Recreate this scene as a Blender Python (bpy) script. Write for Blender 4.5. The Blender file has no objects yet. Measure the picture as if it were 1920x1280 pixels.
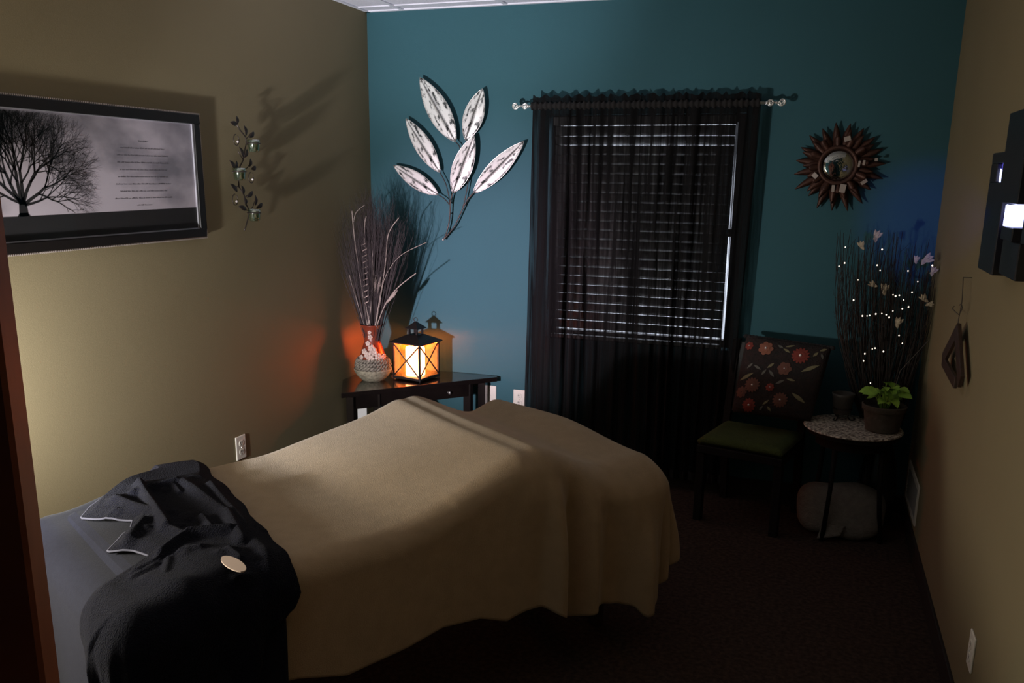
import bpy, bmesh, math, random
import numpy as np
from mathutils import Vector, Matrix
random.seed(7)
S = bpy.context.scene
COL = S.collection
PI = math.pi

# ------------------------------------------------------------------ camera
YAW, PIT, ROL, FPX, PCX, PCY = -.3284, .2405, .0122, 1646.8, 951.8, 734.8
CAM = Vector((0, 0, 1.70))
_f = Vector((math.sin(YAW)*math.cos(PIT), math.cos(YAW)*math.cos(PIT), -math.sin(PIT)))
_r = Vector((math.cos(YAW), -math.sin(YAW), 0))
_u = _r.cross(_f)
_r, _u = math.cos(ROL)*_r + math.sin(ROL)*_u, -math.sin(ROL)*_r + math.cos(ROL)*_u
cd = bpy.data.cameras.new('camera')
cam = bpy.data.objects.new('camera', cd)
COL.objects.link(cam)
cam.matrix_world = Matrix(((_r.x, _u.x, -_f.x, CAM.x), (_r.y, _u.y, -_f.y, CAM.y), (_r.z, _u.z, -_f.z, CAM.z), (0, 0, 0, 1)))
cd.sensor_width = 36
cd.lens = FPX/1920*36
cd.shift_x = -(PCX-960)/1920
cd.shift_y = (PCY-640)/1920
cd.clip_start = .02
S.camera = cam

# ------------------------------------------------------------------ world, exposure, lamps
S.view_settings.view_transform = 'Standard'
S.view_settings.look = 'None'
S.view_settings.gamma = 1
S.view_settings.use_curve_mapping = False
S.view_settings.exposure = 0.0
w = bpy.data.worlds.new('world')
S.world = w
w.use_nodes = True
w.node_tree.nodes['Background'].inputs[0].default_value = (.80, .86, 1.0, 1)
w.node_tree.nodes['Background'].inputs[1].default_value = 4.5

def lamp(name, kind, loc, color, power, size=.05, aim=None, spot=None, blend=1.0):
    l = bpy.data.lights.new(name, kind)
    l.color = color
    l.energy = power
    if kind in ('POINT', 'SPOT'): l.shadow_soft_size = size
    if kind == 'AREA': l.size = size
    if spot: l.spot_size = spot; l.spot_blend = blend
    o = bpy.data.objects.new(name, l)
    COL.objects.link(o)
    o.location = loc
    if aim: o.rotation_euler = (Vector(aim)-Vector(loc)).to_track_quat('-Z', 'Y').to_euler()
    return o
# the small night lamp standing by the left wall, behind the open door; plus two added fill spots
lamp('night_lamp_light', 'POINT', (-2.20, 1.34, .90), (1.0, .94, .82), 74, .11)
lamp('night_lamp_beam', 'SPOT', (-2.20, 1.34, .90), (.95, .96, 1.0), 135, .03, aim=(-2.15, 4.8, 1.50), spot=math.radians(88), blend=1.0)
lamp('added_wall_glow', 'SPOT', (-2.20, 1.34, .90), (1.0, .72, .92), 460, .03, aim=(-1.78, 4.8, 1.15), spot=math.radians(32), blend=1.0)  # added narrow spot that tints and brightens the back wall
lamp('added_ceiling_fill', 'SPOT', (-2.20, 1.34, .90), (.92, .92, 1.0), 260, .03, aim=(-1.95, 4.45, 2.6), spot=math.radians(34), blend=1.0)  # added spot to brighten the ceiling corner, not a real uplight
# faint light of the hallway ceiling outside the doorway
lamp('hall_light', 'AREA', (-.45, -.95, 2.5), (1.0, .66, .55), .6, .5, aim=(-.6, -.6, 0))

# ------------------------------------------------------------------ pixel rays on real planes (used to read places off the photo)
def ray(x, y): return _f + _r*((x-PCX)/FPX) - _u*((y-PCY)/FPX)
def at(x, y, ax, val):
    v = ray(x, y)
    return CAM + v*((val-CAM[ax])/v[ax])

# ------------------------------------------------------------------ materials
def mat(name, color, rough=.7, metal=0, noise=None, bump=None, spec=None, emis=None, alpha=None, sheen=0, trans=0):
    """noise=(scale, darker colour, contrast)  bump=(scale, strength)"""
    m = bpy.data.materials.new(name)
    m.use_nodes = True
    nt = m.node_tree
    b = nt.nodes['Principled BSDF']
    c = (*color, 1)
    b.inputs['Base Color'].default_value = c
    b.inputs['Roughness'].default_value = rough
    b.inputs['Metallic'].default_value = metal
    if spec is not None: b.inputs['Specular IOR Level'].default_value = spec
    if sheen: b.inputs['Sheen Weight'].default_value = sheen
    if trans: b.inputs['Transmission Weight'].default_value = trans
    tc = nt.nodes.new('ShaderNodeTexCoord')
    if noise:
        n = nt.nodes.new('ShaderNodeTexNoise')
        n.inputs['Scale'].default_value = noise[0]
        n.inputs['Detail'].default_value = 5
        nt.links.new(tc.outputs['Object'], n.inputs['Vector'])
        r = nt.nodes.new('ShaderNodeValToRGB')
        k = noise[2] if len(noise) > 2 else .2
        r.color_ramp.elements[0].position = .5-k
        r.color_ramp.elements[1].position = .5+k
        r.color_ramp.elements[0].color = (*noise[1], 1)
        r.color_ramp.elements[1].color = c
        nt.links.new(n.outputs['Fac'], r.inputs[0])
        nt.links.new(r.outputs[0], b.inputs['Base Color'])
    if bump:
        n2 = nt.nodes.new('ShaderNodeTexNoise')
        n2.inputs['Scale'].default_value = bump[0]
        n2.inputs['Detail'].default_value = 4
        nt.links.new(tc.outputs['Object'], n2.inputs['Vector'])
        bn = nt.nodes.new('ShaderNodeBump')
        bn.inputs['Strength'].default_value = bump[1]
        bn.inputs['Distance'].default_value = .01
        nt.links.new(n2.outputs['Fac'], bn.inputs['Height'])
        nt.links.new(bn.outputs[0], b.inputs['Normal'])
    if emis:
        b.inputs['Emission Color'].default_value = (*emis[0], 1)
        b.inputs['Emission Strength'].default_value = emis[1]
    return m

M = {}
M['beige'] = mat('beige_wall_paint', (.238, .192, .106), .85, noise=(3, (.228, .183, .10)), bump=(420, .12))
M['teal'] = mat('teal_wall_paint', (.028, .108, .134), .8, noise=(3, (.027, .102, .127)), bump=(420, .12))
M['ceil'] = mat('ceiling_tile', (.86, .84, .93), .9, noise=(90, (.80, .78, .87), .12), bump=(120, .4))
M['tbar'] = mat('ceiling_grid_metal', (.85, .84, .92), .5)
M['carpet'] = mat('dark_brown_carpet', (.085, .055, .045), .98, noise=(55, (.040, .028, .023), .15), bump=(260, 1.0), spec=.1)
M['base'] = mat('dark_vinyl_baseboard', (.018, .013, .012), .6)
M['doorwood'] = mat('red_brown_door_wood', (.12, .028, .014), .45, noise=(9, (.075, .016, .009), .2))
M['dooredge'] = mat('lit_door_edge_wood', (.36, .11, .055), .5, noise=(25, (.24, .065, .03), .25))  # lighter than the leaf: light on the edge put into the colour
M['white'] = mat('white_plastic', (.80, .76, .68), .4)
M['dark'] = mat('dark_slot', (.02, .02, .02), .6)
M['black'] = mat('black_lacquer_wood', (.012, .009, .008), .16, noise=(14, (.008, .006, .006)))
M['black'].node_tree.nodes['Principled BSDF'].inputs['Coat Weight'].default_value = .8
M['black'].node_tree.nodes['Principled BSDF'].inputs['Coat Roughness'].default_value = .12
M['blackmatte'] = mat('matte_black_wood', (.010, .008, .008), .75, noise=(14, (.007, .006, .006)), spec=.2)
M['blackmetal'] = mat('black_iron', (.014, .012, .011), .45, metal=.3, bump=(60, .2))
M['frame'] = mat('dark_wood_frame', (.008, .006, .005), .45, noise=(30, (.005, .004, .004)))
M['bead'] = mat('beaded_frame_edge', (.26, .22, .20), .35, metal=.4)
M['silverline'] = mat('silver_slip', (.65, .64, .70), .3, metal=.6)
M['fleece'] = mat('beige_fleece', (.40, .290, .178), .95, noise=(22, (.345, .25, .15), .25), bump=(320, .30), spec=.1, sheen=.25)
M['robe'] = mat('black_terry_robe', (.0060, .0064, .0130), .97, noise=(40, (.0040, .0042, .0090), .2), bump=(260, 1.0), spec=.05, sheen=.04)
M['sheet'] = mat('charcoal_jersey_sheet', (.0085, .0095, .0165), .9, noise=(70, (.007, .0075, .0135), .2), bump=(320, .2), spec=.08, sheen=.04)
M['hem'] = mat('stitched_grey_hem', (.06, .06, .085), .9)
M['silver'] = mat('brushed_nickel', (.78, .77, .74), .3, metal=.85)
M['copper'] = mat('dark_copper', (.10, .042, .028), .5, metal=.5, noise=(20, (.055, .024, .018), .2))
M['tile'] = mat('pale_glint_tile', (.50, .42, .38), .3, metal=.3)  # pale colour stands for bright glints
M['mirror'] = mat('mirror_glass', (.45, .48, .48), .04, metal=1, bump=(40, .15))
M['bronze'] = mat('dark_bronze', (.05, .038, .034), .4, metal=.6)
M['terra'] = mat('red_brown_glazed_clay', (.20, .040, .018), .38, noise=(18, (.13, .025, .012), .25))
M['stone'] = mat('pale_stoneware', (.36, .34, .24), .85, noise=(60, (.17, .16, .11), .2), bump=(90, .5))
M['rope'] = mat('pale_twisted_rope', (.34, .32, .25), .95, noise=(80, (.10, .09, .07), .2), bump=(140, .9))
M['petal'] = mat('cream_shell_petal', (.62, .52, .44), .6, noise=(50, (.42, .33, .28), .2))
M['grass'] = mat('dried_grass', (.030, .025, .025), .9)
M['reed'] = mat('pale_dried_reed', (.30, .26, .22), .85)
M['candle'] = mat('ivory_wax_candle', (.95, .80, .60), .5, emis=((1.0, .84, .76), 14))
M['flame'] = mat('candle_flame', (1, .7, .3), .5, emis=((1.0, .45, .12), 14))
M['towel'] = mat('white_terry_towel', (.78, .76, .76), .95, bump=(150, .8), noise=(60, (.66, .64, .64), .2))
M['greycloth'] = mat('light_grey_fleece', (.17, .155, .135), .97, noise=(40, (.13, .118, .102), .2), bump=(120, .7))
M['green'] = mat('olive_green_seat_cloth', (.055, .075, .014), .95, noise=(45, (.035, .05, .010), .25), bump=(120, .5))
M['chairback'] = mat('dark_grey_chair_panel', (.035, .033, .032), .7)
M['cushion'] = mat('dark_embroidered_cushion_cloth', (.022, .011, .010), .9, noise=(35, (.011, .008, .008), .2), bump=(110, .6))
M['ruffle'] = mat('black_braid_trim', (.012, .010, .011), .9)
M['fl_orange'] = mat('orange_petal_applique', (.25, .09, .055), .85)
M['fl_red'] = mat('red_petal_applique', (.20, .032, .022), .85)
M['fl_brown'] = mat('brown_petal_applique', (.13, .05, .034), .85)
M['leafapp'] = mat('olive_leaf_applique', (.19, .165, .09), .85)
M['leafgrey'] = mat('grey_leaf_applique', (.12, .115, .10), .85)
M['gem'] = mat('glass_bead', (.95, .85, .85), .12, metal=.6)
M['mosaic'] = mat('cream_shell_mosaic', (.72, .66, .56), .8, noise=(70, (.16, .13, .11), .10), bump=(90, 1.0))
M['pot'] = mat('weathered_clay_pot', (.085, .072, .058), .9, noise=(35, (.055, .047, .035), .2), bump=(60, .5))
M['potdark'] = mat('dark_grey_glazed_pot', (.06, .055, .05), .5)
M['soil'] = mat('potting_soil', (.02, .015, .012), 1)
M['leafgreen'] = mat('fresh_green_leaf', (.30, .52, .07), .55, noise=(25, (.18, .36, .045), .2))
M['twig'] = mat('dark_willow_twig', (.022, .015, .013), .85)
M['bloom'] = mat('cream_silk_bloom', (.62, .52, .38), .8, noise=(60, (.44, .35, .25), .2))
M['bulb'] = mat('warm_white_bulb', (1, .92, .8), .5, emis=((1.0, .86, .70), 1.6))
M['wire'] = mat('dark_wire', (.05, .04, .035), .6)
M['darkwood'] = mat('dark_walnut_wood', (.050, .026, .018), .5, noise=(30, (.03, .016, .012)))
M['blackwood'] = mat('black_stained_wood', (.012, .011, .014), .35, noise=(25, (.007, .007, .008)))
M['blueglow'] = mat('blue_white_led_candle', (.8, .85, 1), .5, emis=((.50, .55, 1.0), 2.4))
M['violetglow'] = mat('blue_led_glass', (.2, .2, 1), .3, emis=((.16, .14, 1.0), 1.6))
M['slat'] = mat('grey_blind_slat', (.30, .29, .28), .5)
M['paper'] = mat('white_paper', (.85, .83, .84), .8)
M['tag'] = mat('pale_tan_cloth', (.55, .42, .33), .85)

def glass_mat(name, tint, a):
    m = bpy.data.materials.new(name); m.use_nodes = True
    nt = m.node_tree; nt.nodes.clear()
    o = nt.nodes.new('ShaderNodeOutputMaterial'); t = nt.nodes.new('ShaderNodeBsdfTransparent'); g = nt.nodes.new('ShaderNodeBsdfGlossy')
    t.inputs[0].default_value = (*tint, 1); g.inputs['Roughness'].default_value = .05; g.inputs[0].default_value = (.9, .95, .9, 1)
    mx = nt.nodes.new('ShaderNodeMixShader'); mx.inputs[0].default_value = a
    nt.links.new(t.outputs[0], mx.inputs[1]); nt.links.new(g.outputs[0], mx.inputs[2]); nt.links.new(mx.outputs[0], o.inputs[0])
    return m
M['glass'] = glass_mat('clear_glass', (.96, .97, .98), .05)
M['amber'] = glass_mat('amber_glass', (1, .62, .40), .05)
def amber_add():
    nt = M['amber'].node_tree; o = [n for n in nt.nodes if n.type == 'OUTPUT_MATERIAL'][0]; old = o.inputs[0].links[0].from_socket
    tl = nt.nodes.new('ShaderNodeBsdfTranslucent'); tl.inputs[0].default_value = (1, .42, .08, 1); mx = nt.nodes.new('ShaderNodeMixShader'); mx.inputs[0].default_value = .08
    nt.links.new(old, mx.inputs[1]); nt.links.new(tl.outputs[0], mx.inputs[2]); nt.links.new(mx.outputs[0], o.inputs[0])
amber_add()
M['votive'] = glass_mat('green_tinted_glass', (.72, .82, .72), .35)
M['picglass'] = glass_mat('picture_glass', (1, 1, 1), .02)

def curtain_mat():
    m = bpy.data.materials.new('black_sheer_voile'); m.use_nodes = True
    nt = m.node_tree; nt.nodes.clear(); N = nt.nodes.new
    o = N('ShaderNodeOutputMaterial'); t = N('ShaderNodeBsdfTransparent'); d = N('ShaderNodeBsdfDiffuse')
    d.inputs[0].default_value = (.0105, .0100, .0105, 1)
    tc = N('ShaderNodeTexCoord'); mp = N('ShaderNodeMapping'); mp.inputs['Scale'].default_value = (1, 0, .03)
    n = N('ShaderNodeTexNoise'); n.inputs['Scale'].default_value = 42; n.inputs['Detail'].default_value = 5; n.inputs['Roughness'].default_value = .65
    r = N('ShaderNodeValToRGB'); r.color_ramp.elements[0].position = .44; r.color_ramp.elements[1].position = .66
    r.color_ramp.elements[0].color = (.010, .010, .010, 1); r.color_ramp.elements[1].color = (.36, .36, .36, 1)
    mx = N('ShaderNodeMixShader')
    L = nt.links.new
    L(tc.outputs['Object'], mp.inputs[0]); L(mp.outputs[0], n.inputs['Vector']); L(n.outputs['Fac'], r.inputs[0]); L(r.outputs[0], mx.inputs[0])
    L(d.outputs[0], mx.inputs[1]); L(t.outputs[0], mx.inputs[2]); L(mx.outputs[0], o.inputs[0])
    return m
M['voile'] = curtain_mat()

def leafart_mat():
    m = mat('distressed_silver_leaf', (.80, .79, .76), .45, metal=.15)
    nt = m.node_tree; b = nt.nodes['Principled BSDF']; N = nt.nodes.new; L = nt.links.new
    tc = N('ShaderNodeTexCoord'); mp = N('ShaderNodeMapping'); mp.inputs['Scale'].default_value = (2.2, 1, 1)
    n = N('ShaderNodeTexNoise'); n.inputs['Scale'].default_value = 16; n.inputs['Detail'].default_value = 6; n.inputs['Roughness'].default_value = .65
    r = N('ShaderNodeValToRGB'); r.color_ramp.elements[0].position = .42; r.color_ramp.elements[1].position = .50
    r.color_ramp.elements[0].color = (.035, .04, .04, 1); r.color_ramp.elements[1].color = (.82, .81, .78, 1)
    L(tc.outputs['Object'], mp.inputs[0]); L(mp.outputs[0], n.inputs['Vector']); L(n.outputs['Fac'], r.inputs[0]); L(r.outputs[0], b.inputs['Base Color'])
    return m
M['leafart'] = leafart_mat()

def print_mat():
    m = mat('cloudy_sky_print', (.5, .45, .5), .6)
    nt = m.node_tree; b = nt.nodes['Principled BSDF']; N = nt.nodes.new; L = nt.links.new
    tc = N('ShaderNodeTexCoord'); mp = N('ShaderNodeMapping'); mp.inputs['Scale'].default_value = (1, .7, 1.2)
    n = N('ShaderNodeTexNoise'); n.inputs['Scale'].default_value = 5; n.inputs['Detail'].default_value = 6
    r = N('ShaderNodeValToRGB'); r.color_ramp.elements[0].position = .35; r.color_ramp.elements[1].position = .62
    r.color_ramp.elements[0].color = (.20, .185, .215, 1); r.color_ramp.elements[1].color = (.50, .445, .50, 1)
    L(tc.outputs['Object'], mp.inputs[0]); L(mp.outputs[0], n.inputs['Vector']); sx = N('ShaderNodeSeparateXYZ'); mr_ = N('ShaderNodeMapRange'); mr_.inputs['From Min'].default_value = 1.86; mr_.inputs['From Max'].default_value = 1.50; mr_.inputs['To Min'].default_value = -.06; mr_.inputs['To Max'].default_value = .16
    ad = N('ShaderNodeMath'); ad.operation = 'ADD'
    L(tc.outputs['Object'], sx.inputs[0]); L(sx.outputs['Z'], mr_.inputs['Value']); L(n.outputs['Fac'], ad.inputs[0]); L(mr_.outputs[0], ad.inputs[1])
    L(ad.outputs[0], r.inputs[0]); L(r.outputs[0], b.inputs['Base Color'])
    return m
M['print'] = print_mat()
M['ink'] = mat('black_print_ink', (.008, .007, .008), .75)
M['inkgrey'] = mat('grey_print_ink', (.11, .10, .12), .6)

# ------------------------------------------------------------------ mesh helpers
class MB:
    def __init__(s): s.v = []; s.f = []
    def add(s, vs, fs):
        k = len(s.v); s.v += [tuple(v) for v in vs]; s.f += [tuple(i+k for i in f) for f in fs]; return s
    def box(s, a, b, m=None):
        x0, y0, z0 = a; x1, y1, z1 = b
        vs = [Vector(p) for p in ((x0,y0,z0),(x1,y0,z0),(x1,y1,z0),(x0,y1,z0),(x0,y0,z1),(x1,y0,z1),(x1,y1,z1),(x0,y1,z1))]
        if m: vs = [m @ v for v in vs]
        return s.add(vs, [(0,3,2,1),(4,5,6,7),(0,1,5,4),(1,2,6,5),(2,3,7,6),(3,0,4,7)])
    def tube(s, pts, r, n=8, cap=True):
        pts = [Vector(p) for p in pts]; N = len(pts)
        rs = r if isinstance(r, (list, tuple)) else [r]*N
        k0 = len(s.v); up = None
        for i, p in enumerate(pts):
            d = (pts[min(i+1, N-1)]-pts[max(i-1, 0)])
            d = d.normalized() if d.length > 1e-9 else Vector((0, 0, 1))
            if up is None:
                up = Vector((0, 0, 1)) if abs(d.z) < .9 else Vector((1, 0, 0))
            a = d.cross(up)
            if a.length < 1e-6: a = d.orthogonal()
            a.normalize(); b = a.cross(d).normalized(); up = b
            for j in range(n):
                t = 2*PI*j/n; q = p + (a*math.cos(t)+b*math.sin(t))*rs[i]; s.v.append(tuple(q))
        for i in range(N-1):
            for j in range(n):
                j2 = (j+1) % n
                s.f.append((k0+i*n+j, k0+i*n+j2, k0+(i+1)*n+j2, k0+(i+1)*n+j))
        if cap:
            s.f.append(tuple(k0+j for j in reversed(range(n)))); s.f.append(tuple(k0+(N-1)*n+j for j in range(n)))
        return s
    def lathe(s, prof, c=(0, 0, 0), n=32, closed=True):
        c = Vector(c); k0 = len(s.v)
        for r, z in prof:
            for j in range(n):
                t = 2*PI*j/n; s.v.append((c.x+r*math.cos(t), c.y+r*math.sin(t), c.z+z))
        for i in range(len(prof)-1):
            for j in range(n):
                j2 = (j+1) % n
                s.f.append((k0+i*n+j, k0+i*n+j2, k0+(i+1)*n+j2, k0+(i+1)*n+j))
        if closed:
            s.f.append(tuple(k0+j for j in reversed(range(n)))); s.f.append(tuple(k0+(len(prof)-1)*n+j for j in range(n)))
        return s
    def ball(s, c, r, n=10, sc=(1, 1, 1), m=None):
        vs = []; fs = []; h = n//2
        for i in range(h+1):
            a = PI*i/h
            for j in range(n):
                t = 2*PI*j/n; v = Vector((math.sin(a)*math.cos(t)*r*sc[0], math.sin(a)*math.sin(t)*r*sc[1], math.cos(a)*r*sc[2]))
                if m: v = m @ v
                vs.append(v+Vector(c))
        for i in range(h):
            for j in range(n):
                j2 = (j+1) % n; fs.append((i*n+j, (i+1)*n+j, (i+1)*n+j2, i*n+j2))
        return s.add(vs, fs)
    def grid(s, fn, nu, nv):
        k0 = len(s.v)
        for i in range(nu+1):
            for j in range(nv+1): s.v.append(tuple(fn(i/nu, j/nv)))
        for i in range(nu):
            for j in range(nv):
                a = k0+i*(nv+1)+j; s.f.append((a, a+nv+1, a+nv+2, a+1))
        return s
    def poly(s, pts, thick):
        """closed outline extruded by the vector `thick`"""
        n = len(pts); t = Vector(thick); p = [Vector(q) for q in pts]
        return s.add(p+[q+t for q in p], [tuple(reversed(range(n))), tuple(range(n, 2*n))]+[(i, (i+1) % n, n+(i+1) % n, n+i) for i in range(n)])
    def build(s, name, m, parent=None, smooth=False, bevel=0, solid=0, loc=None, subd=0, auto=None):
        me = bpy.data.meshes.new(name)
        off = Vector(loc) if loc is not None else Vector((0, 0, 0))
        me.from_pydata([tuple(Vector(v)-off) for v in s.v], [], s.f)
        me.update()
        bm = bmesh.new(); bm.from_mesh(me)
        bmesh.ops.remove_doubles(bm, verts=bm.verts, dist=1e-6)
        if not solid: bmesh.ops.recalc_face_normals(bm, faces=bm.faces)
        bm.to_mesh(me); bm.free()
        me.materials.append(m)
        if smooth:
            for p in me.polygons: p.use_smooth = True
            if auto: me.set_sharp_from_angle(angle=math.radians(auto))
        o = bpy.data.objects.new(name, me); COL.objects.link(o); o.location = off
        if parent is not None:
            o.parent = parent
            o.location = off - Vector(parent.get('_w', (0, 0, 0)))
        o['_w'] = tuple(off)
        if solid:
            md = o.modifiers.new('solidify', 'SOLIDIFY'); md.thickness = solid; md.offset = -1
        if bevel:
            md = o.modifiers.new('bevel', 'BEVEL'); md.width = bevel; md.segments = 2; md.limit_method = 'ANGLE'
        if subd:
            md = o.modifiers.new('subd', 'SUBSURF'); md.levels = subd; md.render_levels = subd
        return o

def tag(o, label, cat, group=None, kind=None):
    if label: o['label'] = label
    if cat: o['category'] = cat
    if group: o['group'] = group
    if kind: o['kind'] = kind
    return o
def thing(name, label, cat, loc, group=None):
    o = bpy.data.objects.new(name, None); COL.objects.link(o)
    o.empty_display_size = .05; o.location = loc; o['_w'] = tuple(loc)
    return tag(o, label, cat, group)
def struct(o, label=None):
    o['kind'] = 'structure'
    if label: o['label'] = label
    return o
def box(name, a, b, m, parent=None, bevel=0, rot=None):
    return MB().box(a, b, rot).build(name, m, parent, bevel=bevel)
def cyl_mat(loc, rz=0): return Matrix.Translation(loc) @ Matrix.Rotation(rz, 4, 'Z')

XL, XR, YB, YF, H = -2.508, .5725, 4.80, -.22, 2.60
T = .12
# ------------------------------------------------------------------ room shell
struct(box('floor', (XL-T, -1.7, -.1), (XR+.9, YB+.4, 0), M['carpet']), 'dark brown carpeted floor')
struct(box('ceiling', (XL-T, -1.7, H), (XR+.9, YB+.4, H+.1), M['ceil']), 'white suspended tile ceiling')
struct(box('wall_left', (XL-T, YF, 0), (XL, YB, H), M['beige']), 'beige wall on the left')
struct(box('wall_right', (XR, YF, 0), (XR+T, YB, H), M['beige']), 'beige wall on the right')
WX0, WX1, WZ0, WZ1 = -1.415, -.375, .80, 2.03
mb = MB()
for a, b in (((XL-T, YB, 0), (WX0, YB+.16, H)), ((WX1, YB, 0), (XR+T, YB+.16, H)), ((WX0, YB, 0), (WX1, YB+.16, WZ0)), ((WX0, YB, WZ1), (WX1, YB+.16, H))):
    mb.box(a, b)
struct(mb.build('wall_back', M['teal']), 'teal painted accent wall with the window')
mb = MB()
mb.box((XL-T, YF-T, 0), (-1.06, YF, H)); mb.box((-.10, YF-T, 0), (XR+T, YF, H)); mb.box((-1.06, YF-T, 2.06), (-.10, YF, H))
struct(mb.build('wall_front', M['teal']), 'teal wall with the doorway')  # unseen wall; teal chosen to cut the light it bounces back
mb = MB(); mb.box((XL-T, -1.7, 0), (XR+.9, -1.6, H)); mb.box((XL-T, -1.7, 0), (XL, YF-T, H)); mb.box((XR+.8, -1.7, 0), (XR+.9, YF, H)); mb.box((XR+T, YF-T, 0), (XR+.9, YF, H))
struct(mb.build('wall_hall', M['teal']), 'walls of the hallway outside the doorway')  # unseen; same dark paint, to keep bounced light low
for nm, a, b in (('baseboard_left', (XL, YF, 0), (XL+.012, YB, .095)), ('baseboard_back', (XL+.012, YB-.012, 0), (XR-.012, YB, .095)), ('baseboard_right', (XR-.012, YF, 0), (XR, YB, .095))):
    struct(box(nm, a, b, M['base'], bevel=.003))
# ceiling grid
mb = MB()
gx = [at(745, 13, 2, H).x + .61*k for k in range(0, 6)]
for x in gx:
    if XL < x < XR: mb.box((x-.012, YF, H-.006), (x+.012, YB, H))
y = YB-.13
while y > YF:
    mb.box((XL, y-.012, H-.0055), (XR, y+.012, H)); y -= .61
mb.box((XL, YB-.022, H-.007), (XR, YB, H)); mb.box((XL, YF, H-.007), (XL+.022, YB, H)); mb.box((XR-.022, YF, H-.007), (XR, YB, H))
struct(mb.build('trim_1', M['tbar']), 'white metal grid of the suspended ceiling')

# ------------------------------------------------------------------ window, blind, curtains
win = thing('window_1', 'dark night window behind blinds and sheer curtains', 'window', (-.895, YB+.1, WZ0)); win['kind'] = 'structure'
mb = MB()
y0, y1 = YB+.09, YB+.14
mb.box((WX0, y0, WZ0), (WX0+.04, y1, WZ1)); mb.box((WX1-.04, y0, WZ0), (WX1, y1, WZ1)); mb.box((WX0+.04, y0, WZ0), (WX1-.04, y1, WZ0+.04)); mb.box((WX0+.04, y0, WZ1-.04), (WX1-.04, y1, WZ1)); mb.box((WX0+.04, y0+.01, 1.40), (WX1-.04, y1-.005, 1.44))
mb.build('window_frame', M['bronze'], win, bevel=.003)
box('pane', (WX0+.04, YB+.112, WZ0+.04), (WX1-.04, YB+.116, WZ1-.04), M['glass'], win)

bl = thing('window_blind', 'grey horizontal slat blind hanging in the window behind the sheer curtains', 'blind', (-.89, YB+.035, WZ0+.02))
box('headrail', (WX0+.02, YB+.01, WZ1-.055), (WX1-.045, YB+.06, WZ1-.012), M['slat'], bl, .003)
mb = MB()
zz = WZ1-.085; k = 0; zs = []
while zz > WZ0+.06: zs.append(zz); zz -= .0505
for k, z in enumerate(zs):
    q = k/(len(zs)-1)
    if k == 0: tilt = 76
    elif k == 1: tilt = 56
    else: tilt = 79 - 9*max(0, (q-.3)/.7)**1.5 - 2.5*max(0, (.3-q)/.3)
    t = math.radians(tilt)
    hw = .0265
    dy, dz = math.cos(t)*hw, math.sin(t)*hw
    n = 4; pts = []
    yc = YB+.035
    for i in range(n+1):
        a = -1+2*i/n; c = .003*(1-a*a)
        pts.append((yc+a*dy-c*math.sin(t), z-a*dz-c*math.cos(t)+.0))
    vs = [(x, p[0], p[1]) for x in (WX0+.03, WX1-.05) for p in pts]
    mb.add(vs, [(i, i+1, n+2+i, n+1+i) for i in range(n)])
mb.build('slats', M['slat'], bl, smooth=True, solid=.0012)
box('bottom_rail', (WX0+.03, YB+.015, WZ0+.004), (WX1-.05, YB+.055, WZ0+.024), M['slat'], bl, .003)
mb = MB()
for x in (-1.25, -.89, -.55): mb.tube([(x, YB+.004, WZ0+.02), (x, YB+.004, WZ1-.05)], .0011, 5)
mb.build('ladder_cords', M['slat'], bl)

RY, RZ = 4.715, 2.068
rod = thing('curtain_rod', 'slim brushed metal curtain rod with scrolled ends above the window', 'curtain rod', (-.9, RY, RZ))
mb = MB(); mb.tube([(-1.50, RY, RZ), (-.285, RY, RZ)], .009, 12); mb.build('rod', M['silver'], rod, smooth=True)
for x in (-1.45, -.33):
    mb = MB(); mb.tube([(x, RY, RZ-.012), (x, YB, RZ-.012)], .006, 8); mb.box((x-.015, YB-.006, RZ-.05), (x+.015, YB, RZ+.025)); mb.build('bracket', M['blackmetal'], rod)
for sgn, x0 in ((-1, -1.50), (1, -.285)):
    mb = MB()
    def sc(cx, cz, r0, turns, a0, d, k=.0042):
        pts = []
        for i in range(26):
            t = i/25; a = a0+d*turns*2*PI*t; r = r0*(1-.8*t)
            pts.append((x0+sgn*(cx+r*math.cos(a)), RY, RZ+cz+r*math.sin(a)))
        mb.tube(pts, k, 7)
    sc(.030, .002, .017, 1.3, PI, 1); sc(.030, .0, .017, 1.2, PI, -1, .0035); sc(.083, .004, .020, 1.5, PI*1.05, 1); sc(.083, -.004, .016, 1.1, PI*.9, -1, .0035)
    mb.tube([(x0, RY, RZ), (x0+sgn*.03, RY, RZ), (x0+sgn*.06, RY, RZ+.003)], .0045, 8)
    mb.ball((x0+sgn*.058, RY, RZ), .008, 8); mb.ball((x0+sgn*.012, RY, RZ), .011, 8)
    mb.build('finial', M['silver'], rod, smooth=True)

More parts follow.
